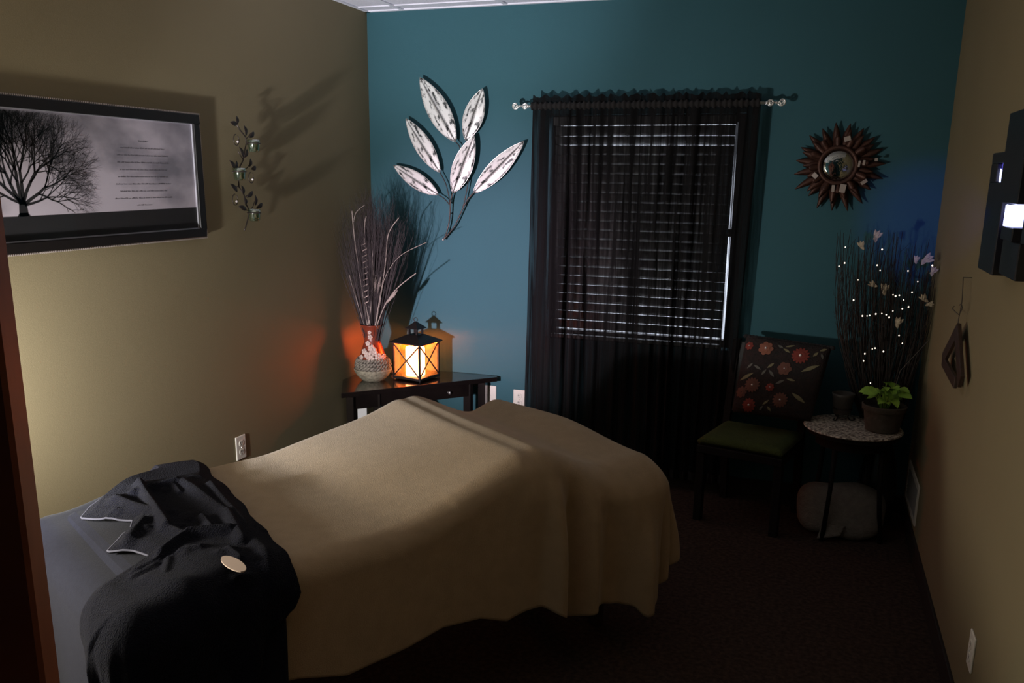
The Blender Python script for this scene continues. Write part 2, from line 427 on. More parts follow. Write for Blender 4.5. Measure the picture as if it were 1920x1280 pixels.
def curtain(x0, x1, xb0, xb1, seed, label, zb):
    rnd = random.Random(seed)
    ph = [rnd.random()*6 for _ in range(6)]
    def fn(u, v):
        z = 2.118 + (zb-2.118)*v
        xa = x0+(xb0-x0)*v**1.3; xz = x1+(xb1-x1)*v**1.3
        n = (xz-xa)
        uu = u + .012*math.sin(u*37+ph[0]+v*1.5)
        x = xa+n*uu
        amp = .012+.012*min(1, v*2)
        head = max(0, 1-abs(v-.015)/.02)
        y = RY+.008+amp*math.sin(u*62+ph[1]+.8*math.sin(v*3+ph[2]))*(.6+.4*math.sin(u*9+ph[3])) + .008*math.sin(u*23+ph[4]+v*2)
        if v < .03: y = RY+(y-RY)*.55; z += .006*(math.sin(u*61+ph[5])+.7*math.sin(u*97+ph[0])+.5*math.sin(u*23+ph[1]))*(1-v/.03)
        return (x, y, z)
    mb = MB(); mb.grid(fn, 300, 46)
    th = thing('sheer_curtain', label, 'curtain', ((x0+x1)/2, RY, 2.09), 'black sheer curtain panels')
    o = mb.build('voile', M['voile'], th, smooth=True)
    # gathered rod pocket: two more layers of cloth hugging the rod
    mb = MB()
    def pk(u, v):
        a = PI*.25+v*2*PI
        r = .0155+.0035*math.sin(u*140+ph[0])+.002*math.sin(u*53)
        x = x0+(x1-x0)*u
        return (x, RY+r*math.cos(a), RZ+r*1.15*math.sin(a))
    mb.grid(pk, 260, 12)
    mb.build('rod_pocket', M['pocket'], th, smooth=True)
    mb = MB()
    mb.grid(lambda u, v: (xb0+(xb1-xb0)*u, fn(u, 1)[1]-.0005, zb+.05*v), 200, 1)
    mb.build('hem', M['pocket'], th, smooth=True)
    return th
M['pocket'] = mat('black_gathered_voile', (.012, .010, .010), .95)
curtain(-1.49, -.90, -1.515, -.895, 3, 'black sheer curtain panel hanging on the left half of the window', .07)
curtain(-.91, -.305, -.885, -.36, 8, 'black sheer curtain panel hanging on the right half of the window', .07)

# ------------------------------------------------------------------ door slab, open at the left of the camera
hinge = Vector((-1.02, -.205, 0))
e = at(60, 900, 2, 1.2)
ev = Vector((-.7565, .654, 0))*.50   # free edge
dirv = (ev-hinge).normalized(); nrm = Vector((-dirv.y, dirv.x, 0))
mr = Matrix(((dirv.x, nrm.x, 0, hinge.x), (dirv.y, nrm.y, 0, hinge.y), (0, 0, 1, 0), (0, 0, 0, 1)))
wd = (ev-hinge).length
dr = thing('door_1', 'open reddish brown wooden door at the left edge, nearest the camera', 'door', tuple(hinge)); dr['kind'] = 'structure'
box('door_leaf', (.0, 0, .01), (wd-.003, .044, 2.04), M['doorwood'], dr, rot=mr)
box('door_edge', (wd-.003, 0, .01), (wd, .044, 2.04), M['dooredge'], dr, rot=mr)
for z in (.25, 1.05, 1.8): box('hinge', (-.012, .0, z), (.0, .012, z+.09), M['silver'], dr, rot=mr)
mb = MB(); mb.tube([mr @ Vector((wd-.07, -.0, .96)), mr @ Vector((wd-.07, -.045, .96)), mr @ Vector((wd-.17, -.05, .96))], .009, 8); mb.build('door_handle', M['silver'], dr, smooth=True)

# ------------------------------------------------------------------ framed print on the left wall
FX = XL+.002
fy0, fy1, fz0, fz1 = 1.42, 3.236, 1.425, 1.943
pf = thing('framed_print', 'wide dark framed picture of a bare tree on the left wall', 'picture', (XL, (fy0+fy1)/2, fz0))
def rail(parent, inset, wdt, depth, name, m, x=FX, bev=.003):
    mb = MB(); a0, a1, b0, b1 = fy0+inset, fy1-inset, fz0+inset, fz1-inset
    mb.box((x, a0, b0), (x+depth, a1, b0+wdt)); mb.box((x, a0, b1-wdt), (x+depth, a1, b1)); mb.box((x, a0, b0+wdt), (x+depth, a0+wdt, b1-wdt)); mb.box((x, a1-wdt, b0+wdt), (x+depth, a1, b1-wdt))
    return mb.build(name, m, parent, bevel=bev)
rail(pf, .006, .036, .020, 'frame', M['frame'])
mb = MB()
per = []
def beads(p, q):
    n = int((Vector(q)-Vector(p)).length/.0085)
    for i in range(n+1): mb.ball(Vector(p).lerp(Vector(q), i/n), .0046, 6)
xx = FX+.016
beads((xx, fy0+.004, fz0+.004), (xx, fy1-.004, fz0+.004)); beads((xx, fy0+.004, fz1-.004), (xx, fy1-.004, fz1-.004)); beads((xx, fy1-.004, fz0+.004), (xx, fy1-.004, fz1-.004)); beads((xx, fy0+.004, fz0+.004), (xx, fy0+.004, fz1-.004))
mb.build('beaded_edge', M['bead'], pf)
rail(pf, .041, .006, .012, 'silver_slip', M['silverline'], bev=0)
IX = FX+.006
iy0, iy1, iz0, iz1 = fy0+.045, fy1-.045, fz0+.045, fz1-.045
pr = box('print', (FX, iy0, iz0), (IX, iy1, iz1), M['print'], pf)
ghz = iz0+.085
mb = MB(); mb.poly([(IX, iy0, iz0), (IX, iy1, iz0), (IX, iy1, ghz+.002), (IX, (iy0+iy1)/2, ghz-.004), (IX, iy0, ghz)], (.0006, 0, 0)); mb.build('printed_ground', M['ink'], pf)
# tree: flat printed branches
mb = MB(); rt = random.Random(5)
tb = at(46, 412, 0, IX)
def ribbon(p, q, a, b, x):
    p = Vector(p); q = Vector(q); d = (q-p).normalized(); n = Vector((0, -d.z, d.y))
    mb.add([p-n*a, p+n*a, q+n*b, q-n*b], [(0, 1, 2, 3)])
def branch(p, ang, ln, wd_, lev):
    if lev == 0 or ln < .004: return
    n = 3
    for i in range(n):
        ang += rt.uniform(-.16, .16)
        q = p+Vector((0, math.sin(ang)*ln/n, math.cos(ang)*ln/n))
        if not (iy0+.003 < q.y < iy1-.01 and q.z < iz1-.006 and q.z > ghz-.003): return
        w2 = wd_*(1-.22*(i+1)/n*1.3)
        ribbon(Vector((IX+.0005, p.y, p.z)), Vector((IX+.0005, q.y, q.z)), wd_ if i == 0 else wprev, w2, 0)
        wprev = w2; p = q
        if i > 0 and lev > 1:
            branch(p, ang+rt.choice((-1, 1))*rt.uniform(.35, .75), ln*rt.uniform(.62, .8), w2*.6, lev-1)
    branch(p, ang+rt.uniform(.15, .45), ln*.80, w2*.72, lev-1); branch(p, ang-rt.uniform(.15, .45), ln*.80, w2*.72, lev-1)
base = Vector((IX+.0005, tb.y, ghz-.004))
ribbon(base, base+Vector((0, 0, .05)), .019, .014, 0); ribbon(base-Vector((0, 0, .002)), base+Vector((0, 0, .012)), .028, .017, 0)
top = base+Vector((0, 0, .048))
for a, l, w_ in ((-1.28, .105, .0042), (-.95, .115, .0062), (-.55, .12, .007), (-.18, .115, .0075), (.2, .115, .0075), (.6, .12, .007), (.98, .115, .0062), (1.3, .105, .0042)):
    branch(top+Vector((0, a*.007, rt.uniform(-.012, .0))), a, l*.92, w_, 6)
mb.build('printed_tree', M['ink'], pf)
# printed verse (too small to read): rows of small strokes, centred
c0 = at(268, 265, 0, IX); c1 = at(272, 384, 0, IX)
hw = [1.45*q for q in (.018, .085, .098, .098, .09, .097, .105, .09, .11, .03)]
for k in range(10):
    t = k/9; cy_ = c0.y+(c1.y-c0.y)*t; cz = c0.z+(c1.z-c0.z)*t
    yy = cy_-hw[k]; mb = MB()
    while yy < cy_+hw[k]:
        wl = rt.uniform(.008, .026); x = yy
        while x < min(yy+wl, cy_+hw[k]):
            hgt = rt.choice((.0032, .0032, .0055)); mb.add([(IX+.0004, x, cz-.0022), (IX+.0004, x+.0017, cz-.0022), (IX+.0004, x+.0024, cz-.0022+hgt), (IX+.0004, x+.0007, cz-.0022+hgt)], [(0, 1, 2, 3)])
            x += .0032
        yy += wl+.005
    mb.build('verse_line', M['inkgrey'], pr)
box('picture_glass', (FX+.012, iy0, iz0), (FX+.0135, iy1, iz1), M['picglass'], pf)

# ------------------------------------------------------------------ vine candle sconce
SX = XL+.035
vs = thing('vine_sconce', 'dark metal leafy vine candle holder on the left wall beside the picture', 'wall decoration', (XL, 3.5, 1.43))
def L(x, y, xx=SX): return at(x, y, 0, xx)
mb = MB()
stem = [(443, 232), (450, 244), (460, 256), (462, 268), (458, 285), (456, 300), (450, 312), (447, 330), (448, 350), (458, 366), (459, 378), (466, 392), (466, 405), (461, 424), (458, 432)]
mb.tube([L(*p) for p in stem], .003, 7)
for br in ([(460, 262), (466, 256), (471, 249)], [(456, 300), (450, 290), (446, 282)], [(449, 315), (440, 308), (434, 303)], [(462, 316), (468, 308), (470, 300)], [(449, 348), (440, 352), (434, 348)], [(459, 370), (466, 364), (472, 360)], [(466, 395), (458, 392), (448, 388)], [(466, 398), (474, 388), (478, 376)], [(466, 396), (480, 394), (488, 382)]):
    mb.tube([L(*p) for p in br], .002, 6)
mb.build('stem', M['bronze'], vs, smooth=True)
def flat_leaf(mb, p, q, w_, nrm, thick=.0012, curl=.0):
    p = Vector(p); q = Vector(q); d = q-p; n = Vector(nrm).normalized(); s = d.cross(n).normalized()
    prof = [0, .55, .9, 1, .88, .55, 0]; m = len(prof)-1
    L1 = []; R1 = []
    for i, a in enumerate(prof):
        c = p+d*(i/m)+n*(curl*math.sin(PI*i/m)); L1.append(c-s*w_*a*.5+n*w_*.12*a); R1.append(c+s*w_*a*.5+n*w_*.12*a)
    C = [p+d*(i/m)+n*(curl*math.sin(PI*i/m)) for i in range(m+1)]
    vs_ = L1+C+R1; k = m+1
    fs = [(i, i+1, k+i+1, k+i) for i in range(m)]+[(k+i, k+i+1, 2*k+i+1, 2*k+i) for i in range(m)]
    mb.add(vs_, fs)
leafs = [((443, 234), (443, 217)), ((443, 234), (431, 229)), ((461, 255), (457, 235)), ((466, 258), (476, 247)), ((456, 296), (448, 275)), ((457, 296), (463, 279)), ((440, 318), (430, 300)), ((440, 318), (443, 301)), ((467, 313), (469, 297)), ((470, 317), (480, 313)), ((445, 360), (431, 344)), ((456, 366), (452, 347)), ((462, 370), (474, 358)), ((462, 394), (447, 386)), ((460, 385), (458, 370)), ((478, 386), (478, 365)), ((480, 390), (492, 381))]
for a, b in leafs:
    mb = MB(); flat_leaf(mb, L(*a), L(*b), .022, (1, 0, 0), curl=.004)
    mb.build('leaf', M['bronze'], vs, smooth=True, solid=.0012)
for c in ((443, 262), (471, 333), (441, 374)):
    mb = MB(); cc = L(*c)
    mb.tube([cc+Vector((0, .020*math.cos(a), .024*math.sin(a))) for a in [PI/2+i*PI/9 for i in range(17)]], .002, 6)
    mb.build('curl', M['bronze'], vs, smooth=True)
    mb = MB(); mb.ball(cc+Vector((.004, .004, -.008)), .006, 8); mb.build('glass_drop', M['gem'], vs, smooth=True)
cups = [((476, 273), 'uppermost of the three'), ((449, 326), 'middle one of the three'), ((477, 403), 'lowest of the three')]
for i, (c, w_) in enumerate(cups):
    cc = L(*c, XL+.065)
    mb = MB(); R_ = .030
    mb.tube([cc+Vector((R_*math.cos(a), R_*math.sin(a), .010)) for a in [2*PI*j/20 for j in range(21)]], .0025, 6)
    mb.tube([cc+Vector((-R_, 0, .010)), Vector((SX, cc.y-.006, cc.z+.004))], .0025, 6)
    mb.build('cup_ring', M['bronze'], vs, smooth=True)
    v = MB(); v.lathe([(.018, -.028), (.024, -.022), (.027, .010), (.029, .026), (.0265, .026), (.0245, .010), (.021, -.018), (.001, -.020)], cc, 24)
    o = v.build('votive_glass', M['votive'], smooth=True, loc=cc)
    tag(o, 'small clear votive glass hanging in the vine sconce, '+w_, 'candle glass', 'votive glasses in the sconce')

# ------------------------------------------------------------------ outlets
def outlet(name, c, axis, label, blank=False, kind='outlet'):
    """axis: unit vector out of the wall; c on the wall plane"""
    a = Vector(axis); side = Vector((0, 0, 1)).cross(a); m = Matrix(((side.x, a.x, 0, c[0]), (side.y, a.y, 0, c[1]), (0, 0, 1, c[2]), (0, 0, 0, 1)))
    th = thing(name, label, kind, c, )
    box('cover_plate', (-.037, 0, -.058), (.037, .007, .058), M['white'], th, .003, m)
    if not blank:
        for dz in (-.021, .021):
            mb = MB(); pts = []
            for i in range(20):
                t = 2*PI*i/20; pts.append(m @ Vector((.0165*math.cos(t), .007, dz+max(-.0135, min(.0135, .0165*math.sin(t))))))
            mb.poly(pts, a*.002); rc = mb.build('receptacle', M['white'], th)
            s = MB()
            for dx in (-.006, .006): s.box((dx-.0013, .009, dz-.001), (dx+.0013, .0094, dz+.008), m)
            s.box((-.0022, .009, dz-.0095), (.0022, .0094, dz-.0055), m)
            s.build('slots', M['dark'], rc)
    mb = MB(); mb.ball(m @ Vector((0, .0085, 0)), .003, 8); mb.build('screw', M['silver'], th)
    return th
outlet('wall_outlet', (at(974, 748, 1, YB).x, YB, .42), (0, -1, 0), 'cream wall outlet on the teal wall just left of the curtain')
outlet('blank_wall_plate', (at(920, 740, 1, YB).x, YB, .43), (0, -1, 0), 'blank cream cover plate on the teal wall right of the corner table', blank=True, kind='wall plate')
outlet('wall_outlet', (XL, 3.395, .425), (1, 0, 0), 'white wall outlet on the beige left wall above the massage table')
outlet('wall_outlet', (XR, 2.752, .31), (-1, 0, 0), 'white wall outlet low on the beige right wall')
vt = thing('wall_vent', 'white metal air vent low on the right wall near the round table', 'vent', (XR, 4.48, .2))
mb = MB(); a0, a1, b0, b1 = 4.265, 4.70, .13, .325
for p, q in (((XR-.008, a0, b0), (XR, a1, b0+.022)), ((XR-.008, a0, b1-.022), (XR, a1, b1)), ((XR-.008, a0, b0+.022), (XR, a0+.022, b1-.022)), ((XR-.008, a1-.022, b0+.022), (XR, a1, b1-.022))): mb.box(p, q)
mb.build('vent_frame', M['white'], vt, bevel=.002)
mb = MB()
for k in range(9):
    z = b0+.032+k*.0165; mb.add([(XR-.007, a0+.022, z), (XR-.007, a1-.022, z), (XR-.001, a1-.022, z+.011), (XR-.001, a0+.022, z+.011)], [(0, 1, 2, 3)])
mb.build('louvres', M['slat'], vt, solid=.001)  # grey instead of white: shade inside the vent put into the colour

# ------------------------------------------------------------------ leaf art on the teal wall
AY = YB-.045
art = thing('leaf_wall_art', 'spray of six large distressed silver metal leaves on the teal wall', 'wall decoration', (at(832, 449, 1, AY).x, AY, at(832, 449, 1, AY).z))
def B(x, y, yy=AY): return at(x, y, 1, yy)
for (b, t, wpx, k) in (((854.5, 266), (787.5, 145), 45, 0), ((873, 263), (905, 166), 40, 0), ((825, 323), (761, 222), 35, 0), ((822, 365), (738, 310), 31, 0), ((849, 362), (889, 254), 41, -.012), ((887.5, 362), (982.5, 265), 35, 0)):
    P = B(*b, AY+k); Q = B(*t, AY+k); d = Q-P; ln = d.length; W = wpx*.00292
    ang = math.atan2(d.x, d.z)
    mb = MB(); nn = 16
    for sgn in (-1, 1):
        vs_ = []
        for i in range(nn+1):
            t_ = i/nn
            w_ = W*.5*(math.sin(PI*t_**.92)**.80)
            for j in range(5):
                a = j/4
                vs_.append((sgn*w_*a, -.018*(1-(2*t_-1)**2)*.6+.010*(a)*math.sin(PI*t_), ln*t_))
        fs = [(i*5+j, i*5+j+1, (i+1)*5+j+1, (i+1)*5+j) for i in range(nn) for j in range(4)]
        mb.add(vs_, fs)
    o = mb.build('leaf', M['leafart'], None, smooth=True, solid=.0015)
    # rim and midrib wires
    wr = MB()
    for sgn in (-1, 1):
        wr.tube([(sgn*W*.5*(math.sin(PI*min(1, max(0, (i/24)))**.92)**.80 if 0 < i < 24 else 0), -.018*(1-(2*i/24-1)**2)*.6+.010*math.sin(PI*i/24)-.001, ln*i/24) for i in range(25)], .0016, 6)
    ri = wr.build('rim', M['silver'], None, smooth=True)
    o.parent = art; rel = P-Vector(art['_w'])
    o.location = rel; o.rotation_euler = (0, ang, 0)
    ri.parent = o; ri.location = (0, 0, 0)
def spl(pts, n=8):
    pts = [Vector(p) for p in pts]; out = []
    P_ = [pts[0]]+pts+[pts[-1]]
    for i in range(1, len(P_)-2):
        for k in range(n):
            t = k/n; a, b, c, d = P_[i-1:i+3]
            out.append(.5*((2*b)+(c-a)*t+(2*a-5*b+4*c-d)*t*t+(3*b-a-3*c+d)*t**3))
    out.append(pts[-1]); return out
for pts, r_ in (([(854.5, 266), (862, 276), (864, 300)], .003), ([(825, 323), (836, 345), (842, 370), (843, 384)], .003), ([(822, 365), (834, 373), (843, 384)], .003), ([(849, 362), (845, 378), (843, 410), (838, 434), (832, 449)], .0042), ([(887.5, 362), (876, 375), (866, 395), (852, 424), (832, 449)], .0042), ([(875, 262), (882, 300), (878, 340), (872, 372), (868, 388)], .003)):
    mb = MB(); mb.tube(spl([B(x, y, AY+.008) for x, y in pts]), r_, 8); mb.build('stem', M['bronze'], art, smooth=True)
mb = MB(); mb.ball(B(831, 449, AY), .008, 10); mb.build('stem_end', M['silver'], art, smooth=True)
for p in ((843, 400), (862, 300)): mb = MB(); q = B(*p, AY+.01); mb.tube([q, (q.x, YB, q.z)], .003, 6); mb.build('wall_mount', M['bronze'], art)

# ------------------------------------------------------------------ sunburst mirror
MY = YB-.05
mc = at(1571, 310, 1, MY)
sb = thing('sunburst_mirror', 'dark copper sunburst wall mirror on the teal wall right of the curtain', 'mirror', tuple(mc))
def petalring(n, r0, r1, w_, y, off, name, round_=False, jit=0, tiltv=.0):
    rr = random.Random(n)
    for k in range(n):
        a = off+2*PI*k/n; R1 = r1*(1+rr.uniform(-jit, jit)); d = Vector((math.cos(a), 0, math.sin(a))); s = Vector((-math.sin(a), 0, math.cos(a)))
        prof = ([(0, .55), (.35, .85), (.7, 1), (.9, .85), (1, .35)] if round_ else [(0, .8), (.3, 1), (.6, .8), (.85, .4), (1, .04)])
        mb = MB(); vs_ = []
        tw = rr.uniform(-.3, .3)
        for t, ww in prof:
            for q in (-1, 0, 1):
                vs_.append(mc+d*(r0+(R1-r0)*t)+s*(q*w_*.5*ww)+Vector((0, y-(.006 if q == 0 else 0)-tiltv*t*t+q*tw*w_*.3, 0)))
        mb.add(vs_, [(i*3+j, i*3+j+1, (i+1)*3+j+1, (i+1)*3+j) for i in range(len(prof)-1) for j in range(2)])
        mb.build(name, M['copper'], sb, smooth=True, solid=.001)
petalring(19, .07, .212, .042, .018, .05, 'ray', False, .10)
petalring(17, .07, .168, .042, .008, .2, 'petal', False, .12, .004)
petalring(12, .075, .140, .034, -.004, .1, 'petal', True, .06, .012)
mb = MB()
def tor(u, v): a = 2*PI*u; b = 2*PI*v; R_ = .086+.010*math.cos(b); return mc+Vector((R_*math.cos(a), -.008+.010*math.sin(b), R_*math.sin(a)))
mb.grid(tor, 48, 12); mb.build('mirror_rim', M['copper'], sb, smooth=True)
mb = MB(); pr_ = [(0.0001, -.016), (.03, -.0155), (.055, -.013), (.079, -.007), (.079, .004), (.0001, .004)]
mb.grid(lambda u, v: mc+Vector((pr_[round(v*5)][0]*math.cos(2*PI*u), pr_[round(v*5)][1], pr_[round(v*5)][0]*math.sin(2*PI*u))), 40, 5)
mb.build('mirror_glass', M['mirror'], sb, smooth=True)
for (x, y, w_, h_, a_) in ((1589, 260, .030, .022, -.3), (1611, 307, .010, .030, .1), (1620, 305, .010, .024, .1), (1643, 299, .014, .014, 0), (1528, 329, .026, .022, .7), (1580, 353, .028, .040, .15), (1562, 353, .014, .032, 0), (1620, 341, .03, .016, -.6)):
    c = at(x, y, 1, MY-.022); mb = MB(); mb.box((-w_/2, -.002, -h_/2), (w_/2, .002, h_/2), Matrix.Translation(c) @ Matrix.Rotation(a_, 4, 'Y') @ Matrix.Rotation(.12, 4, 'X')); mb.tube([c, c+Vector((0, .02, 0))], .003, 6)
    mb.build('glint_tile', M['tile'], sb)  # pale quads that paint white glints onto the rays
mb = MB(); mb.tube([mc+Vector((0, .004, 0)), mc+Vector((0, .05, 0))], .03, 12); mb.build('wall_mount', M['bronze'], sb)

# ------------------------------------------------------------------ corner table
TZ = .553
ct = thing('corner_table', 'black five sided corner table holding the vase and lantern', 'table', (-2.1, 4.45, 0))
top = [(-2.49, 4.785), (-2.49, 4.36), (-2.335, 4.065), (-1.685, 4.755), (-1.70, 4.785)]
mb = MB(); mb.poly([(x, y, TZ-.028) for x, y in top], (0, 0, .028)); mb.build('tabletop', M['black'], ct, bevel=.003)
def post(x, y, z0, z1, w_=.05, name='leg'):
    box(name, (x-w_/2, y-w_/2, z0), (x+w_/2, y+w_/2, z1), M['black'], ct, .002)
for x, y in ((-2.455, 4.75), (-2.305, 4.125), (-2.205, 4.245), (-1.83, 4.655), (-1.775, 4.75)): post(x, y, 0, TZ-.028, .045)
def bar(p, q, z0, z1, th_=.02, name='apron'):
    p = Vector((*p, 0)); q = Vector((*q, 0)); d = (q-p).normalized(); n = Vector((-d.y, d.x, 0))*th_/2
    mb = MB(); mb.poly([p-n+Vector((0, 0, z0)), q-n+Vector((0, 0, z0)), q+n+Vector((0, 0, z0)), p+n+Vector((0, 0, z0))], (0, 0, z1-z0)); mb.build(name, M['black'], ct, bevel=.001)
bar((-2.30, 4.125), (-1.82, 4.645), TZ-.10, TZ-.028)
bar((-2.475, 4.38), (-2.475, 4.74), TZ-.09, TZ-.028); bar((-2.44, 4.775), (-1.78, 4.775), TZ-.07, TZ-.028)
mb = MB(); mb.poly([(x, y, .19) for x, y in ((-2.45, 4.76), (-2.45, 4.34), (-2.30, 4.14), (-1.80, 4.68), (-1.80, 4.76))], (0, 0, .02)); mb.build('shelf', M['black'], ct, bevel=.002)
mb = MB(); k_ = at(844, 738, 0, -1.985); kp = Vector((-2.27, 4.165, 0)).lerp(Vector((-1.82, 4.645, 0)), .80); mb.ball((kp.x+.012, kp.y-.012, .487), .009, 10); mb.build('knob', M['silver'], ct, smooth=True)
# towel, bag and tissue box on the shelf
def blob(name, m, c, sc, lab, cat, seed=1, rz=0, par=None, grp=None, power=.6, amp=.04):
    rr = random.Random(seed); ph = [rr.random()*6 for _ in range(9)]; mb = MB()
    def fn(u, v):
        a = PI*(v-.5); t = 2*PI*u
        f = lambda q: math.copysign(abs(q)**power, q)
        x, y, z = f(math.cos(a))*f(math.cos(t)), f(math.cos(a))*f(math.sin(t)), f(math.sin(a))
        k = 1+amp*math.sin(3*x+ph[0]+2*z)*math.sin(4*y+ph[1])+amp*.6*math.sin(9*x+ph[2])*math.sin(7*z+ph[3])
        p = Matrix.Rotation(rz, 3, 'Z') @ Vector((x*sc[0]*k, y*sc[1]*k, z*sc[2]*k)); return p+Vector(c)
    mb.grid(fn, 48, 24); o = mb.build(name, m, par, smooth=True, loc=(c[0], c[1], c[2]-sc[2]))
    if lab: tag(o, lab, cat, grp)
    return o
tc_ = at(748, 775, 1, 4.50)
tw = blob('towel_roll', M['towel'], (tc_.x, 4.50, .325), (.13, .10, .112), 'white towel roll on the corner table shelf, behind the massage table', 'towel', 4, .75, power=.8, amp=.06)
pq = [at(x, y, 1, 4.40) for x, y in ((662, 753), (687, 753), (687, 800), (676, 800))]
pb = MB(); pb.poly([pq[0], pq[1], Vector((pq[1].x, 4.40, .212)), Vector((pq[1].x-.05, 4.40, .212))], (0, .006, 0))
tag(pb.build('paper_sheet', M['paper'], loc=(pq[1].x-.03, 4.40, .212)), 'bright white paper standing on the corner table shelf at its left end', 'paper')

# ------------------------------------------------------------------ bowl, vase and dried grass
vc = at(706, 716, 2, TZ+.005); vc = Vector((-2.325, 4.42, TZ))
bw = MB(); bw.lathe([(.052, 0), (.062, .002), (.090, .030), (.108, .062), (.110, .070), (.100, .070), (.085, .045), (.04, .020), (.001, .018)], vc, 40)
tag(bw.build('stone_bowl', M['stone'], smooth=True, loc=vc), 'shallow pale stoneware bowl under the red brown vase', 'bowl')
va = thing('vase', 'red brown clay vase with cream flower decoration standing in the stone bowl', 'vase', tuple(vc+Vector((0, 0, .022))))
vb = vc+Vector((0, 0, .022))
prof = [(.045, 0), (.068, .01), (.083, .05), (.080, .10), (.060, .165), (.042, .215), (.040, .245), (.052, .285), (.068, .302), (.066, .305), (.050, .287), (.035, .245), (.033, .20), (.001, .19)]
mb = MB(); mb.lathe(prof, vb, 40); mb.build('body', M['terra'], va, smooth=True, subd=1)
for k, (z, r_) in enumerate(((.048, .090), (.066, .094), (.084, .091), (.100, .085))):
    mb = MB()
    for st in (0, PI):
        mb.tube([vb+Vector(((r_+.006*math.cos(a*14+st))*math.cos(a), (r_+.006*math.cos(a*14+st))*math.sin(a), z+.006*math.sin(a*14+st)+.004*math.sin(a*2+k))) for a in [2*PI*i/140 for i in range(141)]], .0065, 6)
    mb.build('rope_coil', M['rope'], va, smooth=True)
# relief flowers on the front of the vase
rr = random.Random(3)
fdir = math.atan2(-vc.y, -vc.x)
def vr(z):
    for (r0, z0), (r1, z1) in zip(prof, prof[1:]):
        if z0 <= z <= z1: return r0+(r1-r0)*(z-z0)/max(1e-6, z1-z0)
    return .05
for k, (a, z, s) in enumerate(((-.75, .155, .017), (-.35, .135, .022), (.05, .155, .024), (.42, .125, .022), (-.1, .118, .019), (-.5, .200, .015), (-.25, .235, .014), (-.1, .175, .02), (.75, .115, .018), (-.3, .262, .011), (1.0, .125, .014), (-.95, .12, .015))):
    an = fdir+a; r_ = vr(z)+.004; c = vb+Vector((r_*math.cos(an), r_*math.sin(an), z)); n = Vector((math.cos(an), math.sin(an), .15)).normalized()
    sx = Vector((-math.sin(an), math.cos(an), 0)); sz = n.cross(sx)
    mb = MB(); a0 = rr.random()*6
    for j in range(5):
        t = a0+2*PI*j/5; d = sx*math.cos(t)+sz*math.sin(t); mb.ball(c+d*s*.62, s*.52, 8, (1, 1, 1)); 
    mb.ball(c+n*.006, s*.3, 8)
    mb.build('relief_flower', M['petal'], va, smooth=True)
gb = thing('dried_grass_bouquet', 'tall dark dried grass and pale twigs standing in the red brown vase', 'dried plants', tuple(vb+Vector((0, 0, .20))))
mouth = vb+Vector((0, 0, .20))
mb = MB(); rr = random.Random(11)
for i in range(820):
    a = rr.uniform(0, 2*PI); sp = abs(rr.gauss(0, .5))**1; sp = min(sp, 1.0)
    hh = rr.uniform(.52, .80)*(1-.12*sp)
    d = Vector((math.cos(a)*.21, math.sin(a)*.12, 0))*sp+Vector((.01, 0, 0))
    p0 = mouth+Vector((math.cos(a)*.014, math.sin(a)*.014, -.14))
    pts = []
    bend = rr.uniform(.0, .05)
    sd = Vector((rr.uniform(-1, 1), rr.uniform(-.4, .4), 0))
    for t in (0, .2, .4, .6, .8, 1.0):
        q = p0+Vector((0, 0, (hh+.14)*t))+d*(t**1.25)+sd*bend*t*t; q.z -= .02*sp*t*t
        q.x = max(q.x, XL+.012); pts.append(q)
    mb.tube(pts, [.0016, .0015, .0014, .0012, .0009, .0004], 3, False)
    for t in range(3):   # fine side sprays
        b = pts[3+t % 3]; e2 = b+Vector((rr.uniform(-.05, .05), rr.uniform(-.04, .04), rr.uniform(.03, .12))); e2.x = max(e2.x, XL+.012)
        mb.tube([b, (b+e2)/2+Vector((rr.uniform(-.006, .006), 0, .004)), e2], [.0006, .0005, .0002], 3, False)
mb.build('grass', M['grass'], gb)['kind'] = 'stuff'
def G(x, y, yy=4.38): return at(x, y, 1, yy)
for pts, r_, nm in (([(689, 612), (682, 560), (672, 500), (664, 440), (660, 395)], .0030, 'twig'), ([(663, 416), (668, 398), (684, 384)], .002, 'twig'),
                    ([(690, 612), (697, 560), (699, 500), (697, 450)], .0032, 'reed'), ([(703, 612), (712, 560), (722, 500), (728, 440), (748, 408)], .0025, 'reed'),
                    ([(706, 612), (722, 572), (745, 540), (780, 512)], .0028, 'reed'), ([(704, 612), (712, 570), (722, 520), (750, 480), (800, 454)], .0015, 'reed'),
                    ([(684, 612), (668, 560), (655, 515)], .0025, 'reed'), ([(695, 612), (690, 590), (683, 560)], .004, 'twig'), ([(683, 460), (684, 420), (687, 405)], .003, 'reed')):
    mb = MB(); mb.tube(spl([G(*p) for p in pts]), r_, 6); mb.build(nm, M['reed'], gb, smooth=True)
mb = MB(); pts = []
for i in range(150):
    t = i/149; c = G(688, 575).lerp(G(683, 455), t); pts.append(c+Vector((.013*math.cos(t*2*PI*11), .013*math.sin(t*2*PI*11), 0)))
mb.tube(pts, .0032, 6); mb.build('corkscrew_twig', M['petal'], gb, smooth=True)
for (x, y, dx, dy, s) in ((736, 555, 9, -11, .017), (704, 532, 1, -18, .015), (711, 535, 3, -16, .013), (729, 563, 8, -8, .013)):
    a = G(x-dx, y-dy); b = G(x+dx, y+dy); mb = MB()
    for j in range(7):
        t = 2*PI*j/7; o_ = Vector((math.cos(t), math.sin(t), 0))*s*.5; mb.tube([a, a.lerp(b, .5)+o_, b+o_*.3], [.001, .004, .0008], 5)
    mb.build('seed_head', M['reed'], gb, smooth=True)
mb = MB()
for p in ((736, 697), (741, 692), (745, 697), (739, 700)): q = at(*p, 2, TZ+.012); mb.ball(q, .009, 8, (1, .8, 1.2))
